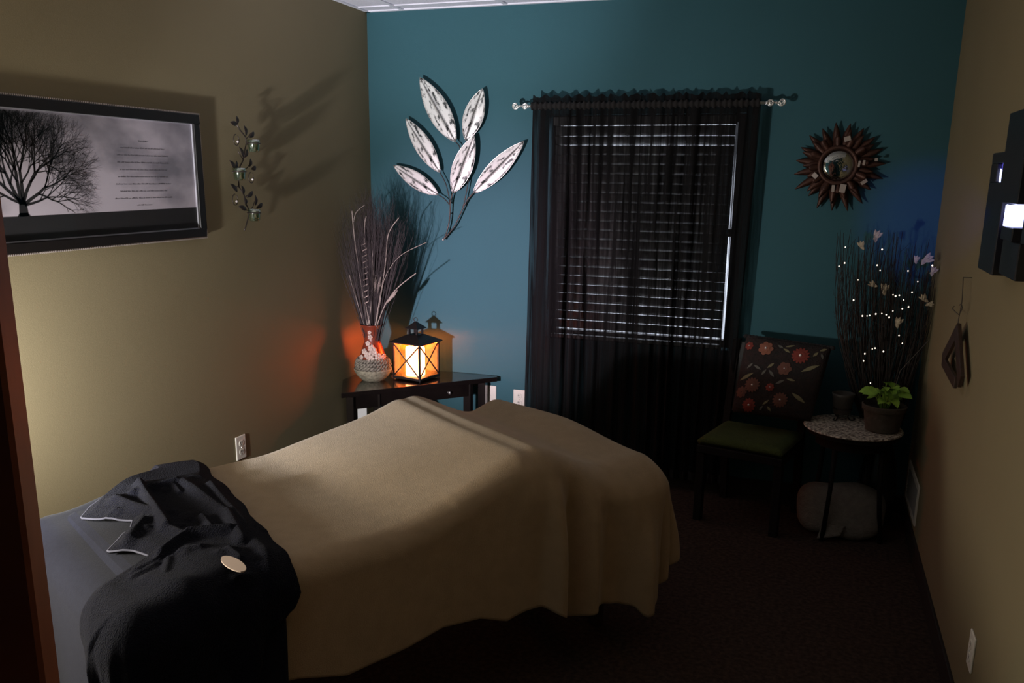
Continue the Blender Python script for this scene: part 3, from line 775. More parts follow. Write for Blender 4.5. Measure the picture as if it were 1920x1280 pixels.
tag(mb.build('shell_cluster', M['petal'], smooth=True, loc=tuple(at(740, 700, 2, TZ))), 'small pale shell ornament on the corner table between vase and lantern', 'shell')

# ------------------------------------------------------------------ lantern
lb = at(789, 711, 2, TZ)      # near foot of the lantern
LS = .092                      # half side
rotL = math.radians(-12)
ex = Vector((math.cos(rotL), math.sin(rotL), 0)); ey = Vector((-math.sin(rotL), math.cos(rotL), 0))
lc = Vector((-2.115, 4.555, TZ))
m4 = Matrix(((ex.x, ey.x, 0, lc.x), (ex.y, ey.y, 0, lc.y), (0, 0, 1, lc.z), (0, 0, 0, 1)))
ln = thing('lantern', 'black metal candle lantern with crossed bars glowing on the corner table', 'lantern', tuple(lc))
LH = .215
box('base', (-LS-.006, -LS-.006, .008), (LS+.006, LS+.006, .022), M['blackmetal'], ln, .002, m4)
for sx in (-1, 1):
    for sy in (-1, 1):
        mb = MB(); mb.ball(m4 @ Vector((sx*LS, sy*LS, .005)), .006, 8); mb.build('foot', M['blackmetal'], ln)
        box('post', (sx*LS-.005, sy*LS-.005, .02), (sx*LS+.005, sy*LS+.005, LH), M['blackmetal'], ln, 0, m4)
for k in range(4):
    R4 = m4 @ Matrix.Rotation(k*PI/2, 4, 'Z')
    mb = MB(); mb.tube([R4 @ Vector((-LS, -LS, .024)), R4 @ Vector((LS, -LS, LH-.004))], .0040, 6); mb.tube([R4 @ Vector((-LS, -LS-.002, LH-.004)), R4 @ Vector((LS, -LS-.002, .024))], .0040, 6)
    mb.build('cross_bars', M['blackmetal'], ln)
    box('glass_pane', (-LS+.005, -LS+.003, .022), (LS-.005, -LS+.005, LH), M['amber'], ln, 0, R4)
mb = MB()
def ring4(r_, z): return [m4 @ Vector(p) for p in ((-r_, -r_, z), (r_, -r_, z), (r_, r_, z), (-r_, r_, z))]
def frus(mb, r0, z0, r1, z1):
    mb.add(ring4(r0, z0)+ring4(r1, z1), [(3, 2, 1, 0), (4, 5, 6, 7)]+[(i, (i+1) % 4, 4+(i+1) % 4, 4+i) for i in range(4)])
frus(mb, LS+.018, LH, LS+.018, LH+.006); frus(mb, LS+.018, LH+.006, .034, LH+.045)
mb.build('roof', M['blackmetal'], ln)
mb = MB()
for sx in (-1, 1):
    for sy in (-1, 1): mb.box((sx*.026-.005, sy*.026-.005, LH+.044), (sx*.026+.005, sy*.026+.005, LH+.078), m4)
mb.build('chimney_posts', M['blackmetal'], ln)
mb = MB(); frus(mb, .044, LH+.078, .044, LH+.081); frus(mb, .044, LH+.081, .004, LH+.118); mb.build('chimney_roof', M['blackmetal'], ln)
mb = MB(); mb.tube([lc+Vector((.012*math.cos(a), 0, LH+.129+.012*math.sin(a))) for a in [2*PI*i/16 for i in range(17)]], .0022, 6); mb.build('hanging_ring', M['blackmetal'], ln, smooth=True)
cn = thing('pillar_candle', 'thick ivory pillar candle glowing inside the black lantern', 'candle', tuple(lc+Vector((0, 0, .022))))
cb = lc+Vector((.0, -.012, .022))
mb = MB(); mb.lathe([(.054, 0), (.056, .004), (.056, .158), (.052, .166), (.035, .158), (.001, .154)], cb, 32); mb.build('wax', M['candle'], cn, smooth=True)
mb = MB(); mb.tube([cb+Vector((0, 0, .153)), cb+Vector((.001, 0, .164))], .0012, 6); mb.build('wick', M['ink'], cn)
mb = MB(); mb.lathe([(.001, .160), (.005, .165), (.006, .171), (.004, .180), (.0008, .188)], cb, 12); mb.build('flame', M['flame'], cn, smooth=True)
lamp('lantern_candle_light', 'POINT', tuple(cb+Vector((0, 0, .178))), (1.0, .26, .05), 20, .03)

# ------------------------------------------------------------------ massage table, blanket, sheet, robe
O0 = Vector((-1.85, 2.50, 0)); AX = Vector((.5, .866, 0)); NX = Vector((.866, -.5, 0))
def P(s, n, z): return O0+AX*s+NX*n+Vector((0, 0, z))
mt = thing('massage_table', 'padded massage table standing on dark legs under the beige blanket', 'massage table', tuple(P(.3, .42, 0)))
mrot = Matrix(((AX.x, NX.x, 0, O0.x), (AX.y, NX.y, 0, O0.y), (0, 0, 1, 0), (0, 0, 0, 1)))
box('padded_top', (-.60, .05, .60), (1.22, .79, .685), M['sheet'], mt, .03, mrot)
box('side_frame', (-.57, .08, .52), (1.19, .76, .60), M['darkwood'], mt, .004, mrot)
for s_ in (-.5, 1.1):
    for n_ in (.12, .72): box('leg', (s_-.022, n_-.022, 0), (s_+.022, n_+.022, .52), M['darkwood'], mt, .003, mrot)
for s_ in (-.5, 1.1): box('stretcher', (s_-.012, .142, .2), (s_+.012, .698, .24), M['darkwood'], mt, 0, mrot)
def sm(a, b, x):
    t = max(0, min(1, (x-a)/(b-a))); return t*t*(3-2*t)
def topz(s, n):
    z = .700
    s0_ = s; s = s-.10*(1-n/.8)*sm(.2, .6, s)
    up = max(0, min(1, (s-.08)/.54)); up = up**1.5
    dn = max(0, min(1, (.98-s)/.36)); dn = dn*dn*(3-2*dn)*.55+dn*.45
    r = min(up, 1) if s < .62 else dn
    k = .135*r
    # soften the crest
    z += k*(1-.12*math.exp(-((s-.62)/.03)**2))
    z += .045*math.exp(-((s-1.13)/.13)**2)*(1-sm(.35, .8, n))
    z -= .02*sm(.75, .98, n)*(1 if s < .3 else .3)
    z += .006*math.sin(5*s+2*n)*math.sin(4*n+1)-.010*math.exp(-((s-.1)/.15)**2-((n-.35)/.2)**2)
    return z
S1, N0, N1 = 1.195, .0, .80
def interp(x, xs, ys):
    return float(np.interp(x, xs, ys))
HS = [-.45, -.33, -.26, -.11, .10, .23, .38, .49, .57, .64, .72, .78, .83, .88, 1.0, 1.06, 1.09, 1.14, 1.22]
HZ = [.38, .38, .37, .32, .33, .35, .33, .285, .30, .295, .235, .19, .205, .21, .19, .175, .13, .135, .14]
def blanket(u, v):
    # unfolded cloth coordinates
    s = -.32+u*(S1+.32+.62); n = N0-.40+v*(N1-N0+.40+.60)
    cs = min(s, S1); cn_ = max(N0, min(N1, n))
    ds, dn = s-cs, n-cn_
    d = math.hypot(ds, dn)
    z = topz(cs, cn_)
    if d < 1e-6: return P(s, n, z)
    ux, uy = ds/d, dn/d
    ang = math.atan2(dn, ds) if ds > 0 else (PI/2 if dn > 0 else -PI/2)
    # cloth length available in this direction
    if ds > 0 and dn > 0: dmax = min(.62/max(1e-6, ux), .60/max(1e-6, uy))
    elif ds > 0 and dn < 0: dmax = min(.62/max(1e-6, ux), .40/max(1e-6, -uy))
    elif ds > 0: dmax = .62
    elif dn > 0: dmax = .60
    else: dmax = .40
    # where the hem ends
    if dn > 0 and ds <= 0:
        hem = interp(s, HS, HZ)
    elif dn > 0:
        q = ang/(PI/2); hem = .14*q+.44*(1-q)
    else: hem = .42
    L_ = z-hem
    dd = d/dmax*L_*1.02
    R = .070
    if dd < R*PI/2: off = R*math.sin(dd/R); dz = R*(1-math.cos(dd/R))
    else: off = R; dz = R+(dd-R*PI/2)*(L_-R)/(L_*1.02-R*PI/2)
    g = sm(.05, .40, dz)
    tt = s if ds <= 0 else S1+.42*(PI/2-ang)
    if dn < 0 and ds <= 0: tt = 5-s
    fold = .020*math.sin(17*tt+1.2)+.014*math.sin(29*tt+.5)+.010*math.sin(47*tt)
    kk = sm(.35, .8, tt) if dn >= 0 else 1
    off += g*(.006+fold*kk*(1.15 if tt > .9 else .9))+.03*math.exp(-((tt-.62)/.10)**2)*sm(0, .15, dz)
    if dn > 0:
        g2 = sm(.03, .22, dz)
        off += g2*(.030*math.exp(-((tt-.68)/.030)**2)-.040*math.exp(-((tt-.775)/.035)**2)+.026*math.exp(-((tt-.86)/.03)**2)-.022*math.exp(-((tt-.95)/.03)**2)+.018*math.exp(-((tt-1.04)/.03)**2))
    off += .02*math.exp(-((tt-(S1+.30))/.10)**2)*g
    off += .060*sm(.55, 1.15, s)*sm(.3, .9, uy)*sm(0, .12, dz)
    return P(cs+ux*off, cn_+uy*off, z-dz)
mb = MB(); mb.grid(blanket, 190, 150)
tag(mb.build('fleece_blanket', M['fleece'], smooth=True, solid=.006, loc=tuple(P(.4, .4, .7))), 'beige fleece blanket draped over the massage table with a raised ridge under it', 'blanket')
# charcoal sheet over the head end and face cradle
def sheet(u, v):
    s = -.30-u*1.02; n = -.40+v*1.68
    cs = max(s, -.62); cn_ = max(.02, min(.82, n)); ds, dn = s-cs, n-cn_; d = math.hypot(ds, dn)
    z = .716-.055*sm(-.35, -.62, cs)+.01*math.sin(6*cs+3*cn_)
    if d < 1e-6: return P(s, n, z)
    ux, uy = ds/d, dn/d; R = .09
    if d < R*PI/2: off = R*math.sin(d/R); dz = R*(1-math.cos(d/R))
    else: off = R; dz = R+(d-R*PI/2)
    ang = math.atan2(dn, -ds if ds < 0 else 1e-9)
    tt = cs*-1+ang*.4
    off += sm(.05, .4, dz)*(.02*math.sin(15*tt+8*n)+.01*math.sin(27*tt)+.02)
    return P(cs+ux*off, cn_+uy*off, z-min(dz, .60))
mb = MB(); mb.grid(sheet, 90, 110)
tag(mb.build('charcoal_sheet', M['sheet'], smooth=True, solid=.003, loc=tuple(P(-.5, .4, .7))), 'smooth charcoal sheet covering the head end of the massage table', 'sheet')
# robe: main piece laid across, hanging down the near side
def sn_of(px, py, z):
    p = at(px, py, 2, z)-O0; return p.x*AX.x+p.y*AX.y, p.x*NX.x+p.y*NX.y
EN = [-.20, .0, .14, .35, .60, .78, .88, .95, .985, 1.03, 1.25, 1.7]
ES = [-.12, -.13, -.157, -.178, -.224, -.248, -.262, -.255, -.275, -.37, -.46, -.47]
HN = [-.20, .0, .06, .123, .179, .225, .273, .346, .39, .43, .469, .50, .53, .60, .64, .69, .75, .90, 1.0, 1.7]
HH = [-.28, -.30, -.42, -.54, -.585, -.56, -.525, -.487, -.51, -.56, -.60, -.575, -.55, -.53, -.64, -.74, -.80, -.90, -.92, -.92]
RIDGES = [((262, 903), (312, 975), .018, .030), ((312, 975), (352, 992), .018, .018), ((340, 892), (425, 950), .024, .016), ((425, 950), (455, 1000), .020, .022), ((300, 1015), (352, 988), .016, .024), ((352, 988), (432, 984), .016, .028),
          ((215, 922), (290, 948), .022, .020), ((235, 990), (268, 962), .020, .022), ((395, 900), (470, 985), .020, .016), ((470, 985), (540, 1060), .028, .018), ((250, 915), (330, 893), .020, .022), ((378, 955), (402, 985), .014, .016), ((275, 1050), (420, 1090), .03, .012)]
RSN = [(sn_of(*a, .76), sn_of(*b, .76), w_, h_) for a, b, w_, h_ in RIDGES]
_rr = random.Random(14)
for _k in range(34):
    _s, _n, _a, _l = _rr.uniform(-.55, -.16), _rr.uniform(.05, .95), _rr.uniform(0, PI), _rr.uniform(.03, .10)
    RSN.append(((_s, _n), (_s+_l*math.cos(_a), _n+_l*math.sin(_a)), _rr.uniform(.010, .018), _rr.uniform(.006, .014)))
def ridge_h(s, n):
    h = 0
    for (a, b, w_, k) in RSN:
        dx, dy = b[0]-a[0], b[1]-a[1]; t = max(0, min(1, ((s-a[0])*dx+(n-a[1])*dy)/(dx*dx+dy*dy)))
        q = math.hypot(s-a[0]-dx*t, n-a[1]-dy*t); h = max(h, k*math.exp(-(q/w_)**2))
    return h
def robe(u, v):
    n = -.14+v*1.66
    e_ = interp(n, EN, ES)+.004*math.sin(31*n); h_ = interp(n, HN, HH)
    s = e_+(h_-e_)*u
    cn_ = max(-.02, min(.82, n)); cs = max(s, -.645); ds, dn = s-cs, n-cn_; d = math.hypot(ds, dn)
    edge = min(1, min(u, 1-u)*9)
    f = ridge_h(s, n)+.005*math.sin(17*s+9*n)*math.sin(11*n+2)+.022*math.exp(-((s+.42)/.10)**2-((n-.02)/.13)**2)
    z = .738-.035*sm(-.40, -.64, cs)+f*(.3+.7*edge)-.010*(1-edge)
    if d < 1e-6: return P(s, n, z)
    ux, uy = ds/d, dn/d; R = .095
    if d < R*PI/2: off = R*math.sin(d/R); dz = R*(1-math.cos(d/R))
    else: off = R; dz = R+(d-R*PI/2)
    ang = math.atan2(dn, -ds) if ds < 0 else PI/2
    tt = -cs+(PI/2-ang)*.35+(cn_ if ds < 0 else .82)*.9*(ds < 0)
    g = sm(.02, .35, dz)
    off += g*(.034*math.sin(33*tt+1)*(.55+.45*math.sin(7*tt))+.012*math.sin(49*tt+dz*3))+.012*sm(0, .1, dz)
    dz *= 1.15 if dn > 0 else .95
    if 1.0 < n < 1.12 and s > -.34: off += .01
    return P(cs+ux*off, cn_+uy*off, z-min(dz, .695))
rb = thing('robe', 'black terry robe thrown over the head end of the massage table', 'robe', tuple(P(-.3, .5, .7)))
mb = MB(); mb.grid(robe, 110, 230)
mb.build('robe_body', M['robe'], rb, smooth=True, solid=.008)
mb = MB(); mb.tube([Vector(robe(.995, v/200))+Vector((0, 0, -.001)) for v in range(24, 90)], .0030, 7)
mb.build('stitched_hem', M['hem'], rb, smooth=True)
mb = MB(); q_ = []
for i in range(24):
    t = 2*PI*i/24; a_, b_ = 26*math.cos(t), 11*math.sin(t); q_.append(at(438+a_*.90-b_*.42, 1058+a_*.42+b_*.90, 2, .750))
mb.poly(q_, (0, 0, .003)); mb.build('pale_patch', M['tag'], rb)['label'] = 'pale tan oval patch'

# ------------------------------------------------------------------ chair with cushion
chx, chy = -.205, 4.45
ch = thing('side_chair', 'black wooden chair with an olive green seat under the window, right of the curtain', 'chair', (chx, chy, 0))
rc = math.radians(-14)
mc4 = Matrix.Translation((chx, chy, 0)) @ Matrix.Rotation(rc, 4, 'Z')
def seat(u, v):
    x = -.215+.43*u; y = -.20+.40*v; ed = min(1, min(u, 1-u, v, 1-v)*9); return mc4 @ Vector((x, y, .425+.03*(ed**.5)))
mb = MB(); mb.grid(seat, 24, 24); mb.build('seat', M['green'], ch, smooth=True, solid=.03)
box('seat_frame', (-.215, -.20, .365), (.215, .20, .405), M['blackmatte'], ch, .004, mc4)
for sx in (-1, 1):
    box('leg', (sx*.195-.02, -.19, 0), (sx*.195+.02, -.15, .37), M['blackmatte'], ch, .003, mc4)
    mb = MB(); mb.add([mc4 @ Vector(q) for q in [(sx*.195+a, b, z) for z, yy in ((0, .22), (.42, .18), (.88, .26)) for a, b in ((-.018, yy-.018), (.018, yy-.018), (.018, yy+.018), (-.018, yy+.018))]], [(i*4+j, i*4+(j+1) % 4, i*4+4+(j+1) % 4, i*4+4+j) for i in range(2) for j in range(4)]+[(3, 2, 1, 0), (8, 9, 10, 11)])
    mb.build('leg', M['blackmatte'], ch)
mb = MB(); mb.add([mc4 @ Vector(q) for q in [(-.21, .235, .78), (.21, .235, .78), (.21, .26, .865), (-.21, .26, .865), (-.21, .255, .78), (.21, .255, .78), (.21, .28, .865), (-.21, .28, .865)]], [(0, 1, 2, 3), (7, 6, 5, 4), (0, 4, 5, 1), (1, 5, 6, 2), (2, 6, 7, 3), (3, 7, 4, 0)])
mb.build('top_rail', M['chairback'], ch, bevel=.004)
mb = MB(); mb.add([mc4 @ Vector(q) for q in [(-.18, .192, .50), (.18, .192, .50), (.18, .24, .78), (-.18, .24, .78), (-.18, .205, .50), (.18, .205, .50), (.18, .255, .78), (-.18, .255, .78)]], [(0, 1, 2, 3), (7, 6, 5, 4), (0, 4, 5, 1), (1, 5, 6, 2), (2, 6, 7, 3), (3, 7, 4, 0)])
mb.build('backrest', M['chairback'], ch)
# cushion: leaning square with applique flowers; corners read on a plane leaning back
cA, cB, cC, cD = at(1400, 628, 1, 4.66), at(1560, 650, 1, 4.60), at(1520, 790, 1, 4.44), at(1372, 772, 1, 4.50)
cush = thing('throw_cushion', 'dark cushion with embroidered red and orange flowers leaning on the green chair', 'cushion', tuple((cC+cD)/2))
def cu(u, v): return cA.lerp(cB, u).lerp(cD.lerp(cC, u), v)
cn3 = (cB-cA).cross(cD-cA).normalized()
if cn3.y > 0: cn3 = -cn3
def cpt(u, v, side=1, lift=0):
    e2 = (max(0, 1-(2*u-1)**4)*max(0, 1-(2*v-1)**4))**.55
    pin = .035*(1-abs(2*u-1))*0
    return cu(u, v)+cn3*(side*(.055*e2)+lift)
mb = MB(); mb.grid(lambda u, v: cpt(u, v, 1), 40, 40); mb.grid(lambda u, v: cpt(u, v, -1), 40, 40)
mb.build('cushion_body', M['cushion'], cush, smooth=True)
mb = MB(); rr = random.Random(2)
for i in range(26):
    t = i/25; c = cpt(t, .0, 1); a = c+Vector((0, 0, -.006)); mb.ball(a, .013, 8, (1.3, .7, .9))
mb.build('braid_trim', M['ruffle'], cush, smooth=True)
# px -> u,v by the photo corners (cushion pattern coordinates)
def uv_of(px, py):
    from mathutils import geometry
    q = geometry.intersect_ray_tri(cA, cB, cC, ray(px, py), CAM, False) 
    q2 = geometry.intersect_line_plane(CAM, CAM+ray(px, py)*9, cA+cn3*.05, cn3)
    best = None
    ex_, ey_ = cB-cA, cD-cA
    d = q2-cn3*.05-cA
    g11, g12, g22 = ex_.dot(ex_), ex_.dot(ey_), ey_.dot(ey_); b1, b2 = d.dot(ex_), d.dot(ey_); det = g11*g22-g12*g12
    return max(.04, min(.96, (b1*g22-b2*g12)/det)), max(.05, min(.95, (b2*g11-b1*g12)/det))
def zpx(x, y): return 1300+x/4.267, 580+y/4.267
def cflower(zx, zy, r_, npet, m, gem=.006):
    u, v = uv_of(*zpx(zx, zy)); mb = MB(); ex_ = (cB-cA); ey_ = (cD-cA); lx, ly = ex_.length, ey_.length
    for layer, (rr_, k) in enumerate(((1, npet), (.6, npet))):
        for j in range(k):
            a = 2*PI*(j+.5*layer)/k; vs_ = []
            for t, ww in ((.15, .35), (.55, 1), (.85, .8), (1, .25)):
                for q in (-1, 1):
                    w_ = ww*PI*r_/npet*.8*q; x = math.cos(a)*r_*rr_*t-math.sin(a)*w_*rr_; y = math.sin(a)*r_*rr_*t+math.cos(a)*w_*rr_
                    vs_.append(cpt(max(.01, min(.99, u+x/lx)), max(.01, min(.99, v+y/ly)), 1, .003+.003*layer+.002*math.sin(t*3)))
            mb.add(vs_, [(0, 1, 3, 2), (2, 3, 5, 4), (4, 5, 7, 6)])
    f_ = mb.build('applique_flower', m, cush, smooth=False, solid=.001)
    if gem:
        g_ = MB(); g_.ball(cpt(u, v, 1, .008), gem, 8); g_.build('bead', M['gem'], f_, smooth=True)
for a in ((583, 312, .038, 7, 'fl_orange', .0075), (865, 375, .044, 14, 'fl_red', .008), (742, 485, .036, 6, 'fl_brown', .005), (478, 610, .040, 14, 'fl_brown', .006), (628, 636, .022, 8, 'fl_red', .004), (450, 770, .036, 12, 'fl_red', .006), (718, 745, .040, 14, 'fl_brown', .006), (445, 285, .022, 7, 'fl_red', .004), (385, 660, .03, 8, 'fl_brown', 0)):
    cflower(a[0], a[1], a[2], a[3], M[a[4]], a[5])
for (x0, y0, x1, y1, w_, m) in ((880, 512, 1020, 455, .020, 'leafapp'), (360, 560, 485, 512, .018, 'leafapp'), (490, 448, 548, 488, .013, 'leafgrey'), (600, 475, 655, 438, .014, 'leafapp'), (553, 532, 592, 488, .013, 'leafgrey'), (615, 492, 658, 552, .014, 'leafgrey'), (680, 285, 722, 310, .013, 'leafgrey'), (725, 315, 780, 350, .012, 'leafapp'), (740, 300, 815, 285, .010, 'leafapp'), (965, 382, 1005, 342, .014, 'leafapp'), (1015, 330, 1070, 303, .013, 'leafapp'), (1030, 350, 1045, 400, .010, 'leafgrey'), (675, 608, 748, 580, .014, 'leafgrey'), (765, 570, 835, 590, .012, 'leafapp'), (815, 690, 930, 778, .020, 'leafapp'), (570, 775, 625, 740, .012, 'leafapp'), (540, 820, 572, 785, .012, 'leafgrey'), (430, 470, 480, 430, .012, 'leafgrey'), (640, 830, 610, 790, .012, 'leafapp')):
    u0, v0 = uv_of(*zpx(x0, y0)); u1, v1 = uv_of(*zpx(x1, y1)); mb = MB(); lx, ly = (cB-cA).length, (cD-cA).length
    dx, dy = (u1-u0)*lx, (v1-v0)*ly; dl = math.hypot(dx, dy) or 1; vs_ = []
    for i in range(7):
        t = i/6; w2 = w_*.5*math.sin(PI*max(.03, min(.97, t)))
        for q in (-1, 1):
            x = u0*lx+dx*t-dy/dl*w2*q; y = v0*ly+dy*t+dx/dl*w2*q; vs_.append(cpt(max(.01, min(.99, x/lx)), max(.01, min(.99, y/ly)), 1, .003))
    mb.add(vs_, [(2*i, 2*i+1, 2*i+3, 2*i+2) for i in range(6)]); mb.build('applique_leaf', M[m], cush, solid=.001)

# ------------------------------------------------------------------ round table and what stands on it
rx, ry, rz_ = .268, 4.43, .530
rt_ = thing('round_table', 'small round black side table in the right corner by the chair', 'table', (rx, ry, 0))
mb = MB(); mb.lathe([(.205, 0), (.212, .004), (.212, .020), (.205, .024)], (rx, ry, rz_-.024), 48); mb.build('tabletop', M['blackmatte'], rt_, smooth=True, auto=40)
mb = MB(); mb.lathe([(.17, 0), (.17, .05)], (rx, ry, rz_-.074), 40); mb.build('apron', M['blackmatte'], rt_, smooth=True, auto=40)
for a in (-2.1, -.55, .9, 2.5):
    mb = MB(); q = Vector((math.cos(a), math.sin(a), 0)); c_ = Vector((rx, ry, 0)); mb.tube([c_+q*.195, c_+q*.165+Vector((0, 0, .25)), c_+q*.155+Vector((0, 0, rz_-.03))], [.012, .011, .014], 10); mb.build('leg', M['blackmatte'], rt_, smooth=True)
mo = MB(); mo.lathe([(.220, 0), (.228, .006), (.224, .012), (.001, .013)], (rx-.004, ry, rz_), 72)
tag(mo.build('mosaic_mat', M['mosaic'], smooth=True, auto=40, loc=(rx, ry, rz_)), 'round cream shell mosaic mat on top of the small round table', 'mat')
pc = at(1653, 806, 2, rz_+.014); 
pl = thing('potted_plant', 'bright green leafy plant in a weathered clay pot on the mosaic mat', 'potted plant', tuple(pc))
mb = MB(); mb.lathe([(.070, 0), (.076, .004), (.090, .10), (.098, .102), (.101, .125), (.095, .128), (.084, .105), (.001, .10)], pc, 36); pt = mb.build('pot', M['pot'], pl, smooth=True, auto=45)
mb = MB(); mb.lathe([(.001, .106), (.088, .107)], pc, 24, False); mb.build('soil', M['soil'], pl)
rr = random.Random(21)
for k in range(34):
    a = rr.uniform(0, 2*PI); h_ = rr.uniform(.02, .115); r_ = rr.uniform(.015, .075)*(1-.3*h_/.12)
    b = pc+Vector((math.cos(a)*r_*.3, math.sin(a)*r_*.3, .105)); tip = pc+Vector((math.cos(a)*r_+.0, math.sin(a)*r_, .115+h_))
    d = Vector((math.cos(a+rr.uniform(-.6, .6)), math.sin(a+rr.uniform(-.6, .6)), rr.uniform(-.5, .15))).normalized(); ll = rr.uniform(.045, .07)
    nn_ = (Vector((0, 0, 1))+Vector((rr.uniform(-.4, .4), -.5+rr.uniform(-.3, .3), 0))).normalized(); nn_ = (nn_-d*nn_.dot(d)).normalized(); s = d.cross(nn_)
    mb = MB(); vs_ = []
    for t, ww in ((0, .0), (.08, .42), (.25, .62), (.5, .55), (.75, .33), (1, 0)):
        c = tip+d*ll*t+nn_*(.010*math.sin(PI*t)); vs_ += [c-s*ll*ww*.62+nn_*.004, c, c+s*ll*ww*.62+nn_*.004]
    mb.add(vs_, [(i*3+j, i*3+j+1, (i+1)*3+j+1, (i+1)*3+j) for i in range(5) for j in range(2)])
    lf = mb.build('leaf', M['leafgreen'], pl, smooth=True)
    st = MB(); st.tube([b, (b+tip)/2+Vector((0, 0, .01)), tip], .0014, 5, False); st.build('stem', M['leafgreen'], lf, smooth=True)
mb = MB(); mb.tube([at(1688, 695, 1, pc.y+.02), at(1743, 636, 1, pc.y+.02)], .0016, 6); mb.tube([at(1688, 695, 1, pc.y+.02), pc+Vector((.02, .02, .10))], .0016, 6)
mb.build('plant_stake', M['wire'], pl)
ps = thing('wire_pot_stand', 'black wire stand with curled feet on the mosaic mat, left of the plant', 'pot stand', tuple(at(1580, 790, 2, rz_+.013)))
pcn = at(1577, 786, 2, rz_+.013)
for k in range(3):
    a = -2.2+k*2.09; q = Vector((math.cos(a), math.sin(a), 0)); mb = MB()
    mb.tube(spl([pcn+q*.045+Vector((0, 0, .06)), pcn+q*.03+Vector((0, 0, .02)), pcn+q*.045+Vector((0, 0, .002)), pcn+q*.062+Vector((0, 0, .008)), pcn+q*.055+Vector((0, 0, .016))]), .0032, 7)
    mb.build('curled_foot', M['blackmetal'], ps, smooth=True)
mb = MB(); mb.tube([pcn+Vector((.045*math.cos(a), .045*math.sin(a), .06)) for a in [2*PI*i/24 for i in range(25)]], .0032, 6); mb.build('ring', M['blackmetal'], ps, smooth=True)
mb = MB(); mb.lathe([(.034, .03), (.040, .032), (.052, .12), (.055, .135), (.050, .135), (.042, .05), (.001, .045)], pcn, 28)
tag(mb.build('small_pot', M['potdark'], smooth=True, loc=tuple(pcn+Vector((0, 0, .03)))), 'small dark grey pot held in the black wire stand on the round table', 'pot')

# pillow under the table
pw = thing('fleece_pillow', 'light grey fleece pillow lying on the carpet under the round table', 'pillow', (.24, 4.36, 0))
def pil(u, v):
    a = 2*PI*u; b = PI*(v-.5); f = lambda q, e: math.copysign(abs(q)**e, q)
    x = .205*f(math.cos(b), .5)*f(math.cos(a), .55); z = .118*f(math.sin(a), .62)*f(math.cos(b), .5); y = .085*f(math.sin(b), .8)
    z *= 1+.04*math.sin(5*x*6)+.10*sm(-.1, .1, x); x *= 1+.02*math.sin(20*z)
    return Vector((.245+x, 4.40+y+.35*(z), .122+z*.95))
mb = MB(); mb.grid(pil, 64, 24); mb.build('pillow_body', M['greycloth'], pw, smooth=True)
mb = MB(); q0 = at(1575, 1010, 1, 4.30); mb.grid(lambda u, v: (.17+.10*u-.02*v, 4.30-.03*v-.012*math.sin(PI*u), .075-.07*v+.03*u*v), 10, 8); mb.build('pillow_flap', M['greycloth'], pw, smooth=True, solid=.01)

# ------------------------------------------------------------------ willow arrangement with lights
VX, VY = .42, 4.63
fv = MB(); fv.lathe([(.07, 0), (.085, .02), (.095, .18), (.075, .34), (.05, .42), (.058, .47), (.052, .47), (.042, .42), (.001, .40)], (VX, VY, 0), 36)
tag(fv.build('floor_vase', M['blackwood'], smooth=True, loc=(VX, VY, 0)), 'tall black floor vase in the right back corner holding willow twigs', 'vase')
wl = thing('willow_arrangement', 'dark curly willow twigs with cream blooms standing in the right corner', 'dried plants', (VX, VY, .41))
rr = random.Random(9); mb = MB()
for i in range(150):
    tx = at(rr.uniform(1572, 1768), rr.uniform(430, 560), 1, rr.uniform(4.50, 4.74)); tx.x = min(tx.x, XR-.012); p0 = Vector((VX+rr.uniform(-.03, .03), VY+rr.uniform(-.03, .03), .41)); pts = []
    a1, a2 = rr.uniform(0, 6), rr.uniform(0, 6)
    for k in range(12):
        t = k/11; q = p0.lerp(tx, t); spread = math.sin(PI*t*.5)**.7; q = Vector((p0.x+(tx.x-p0.x)*spread, p0.y+(tx.y-p0.y)*spread, q.z))
        q += Vector((.010*math.sin(9*t+a1), .008*math.sin(11*t+a2), 0)); q.x = min(q.x, XR-.008); pts.append(q)
    mb.tube(pts, [.0032-.0022*k/11 for k in range(12)], 4, False)
    for j in range(3):
        b = pts[rr.randint(5, 10)]; e2 = b+Vector((rr.uniform(-.04, .04), rr.uniform(-.03, .03), rr.uniform(.04, .10))); e2.x = min(e2.x, XR-.008); mb.tube([b, (b+e2)/2+Vector((rr.uniform(-.008, .008), 0, 0)), e2], [.0011, .0009, .0005], 3, False)
mb.build('twigs', M['twig'], wl)['kind'] = 'stuff'
def W(zx, zy, yy=4.55): return at(1540+zx/3.556, 400+zy/3.556, 1, yy)
for zx, zy, s, ang in ((362, 160, .050, .4), (268, 222, .040, -.3), (690, 312, .055, 1.0), (628, 315, .035, .2), (738, 392, .042, .5), (350, 480, .038, -.9), (415, 515, .050, .15), (688, 575, .042, -.6), (745, 606, .034, 1.5), (505, 735, .048, .3)):
    c = W(zx, zy); c.x = min(c.x, XR-.03); mb = MB()
    for k, da in enumerate((-.55, .0, .5, 2.7)):
        a = ang+da; d = Vector((math.sin(a), -.25, math.cos(a))).normalized(); flat_leaf(mb, c-d*.3*s, c+d*s*(.8 if k < 3 else .5), s*.38, (.1, -1, .1), curl=.004)
    mb.build('bloom', M['bloom'], wl, smooth=True, solid=.0008)
sl = thing('string_lights', 'string of tiny warm white lights wound through the willow twigs', 'string lights', tuple(W(300, 900)))
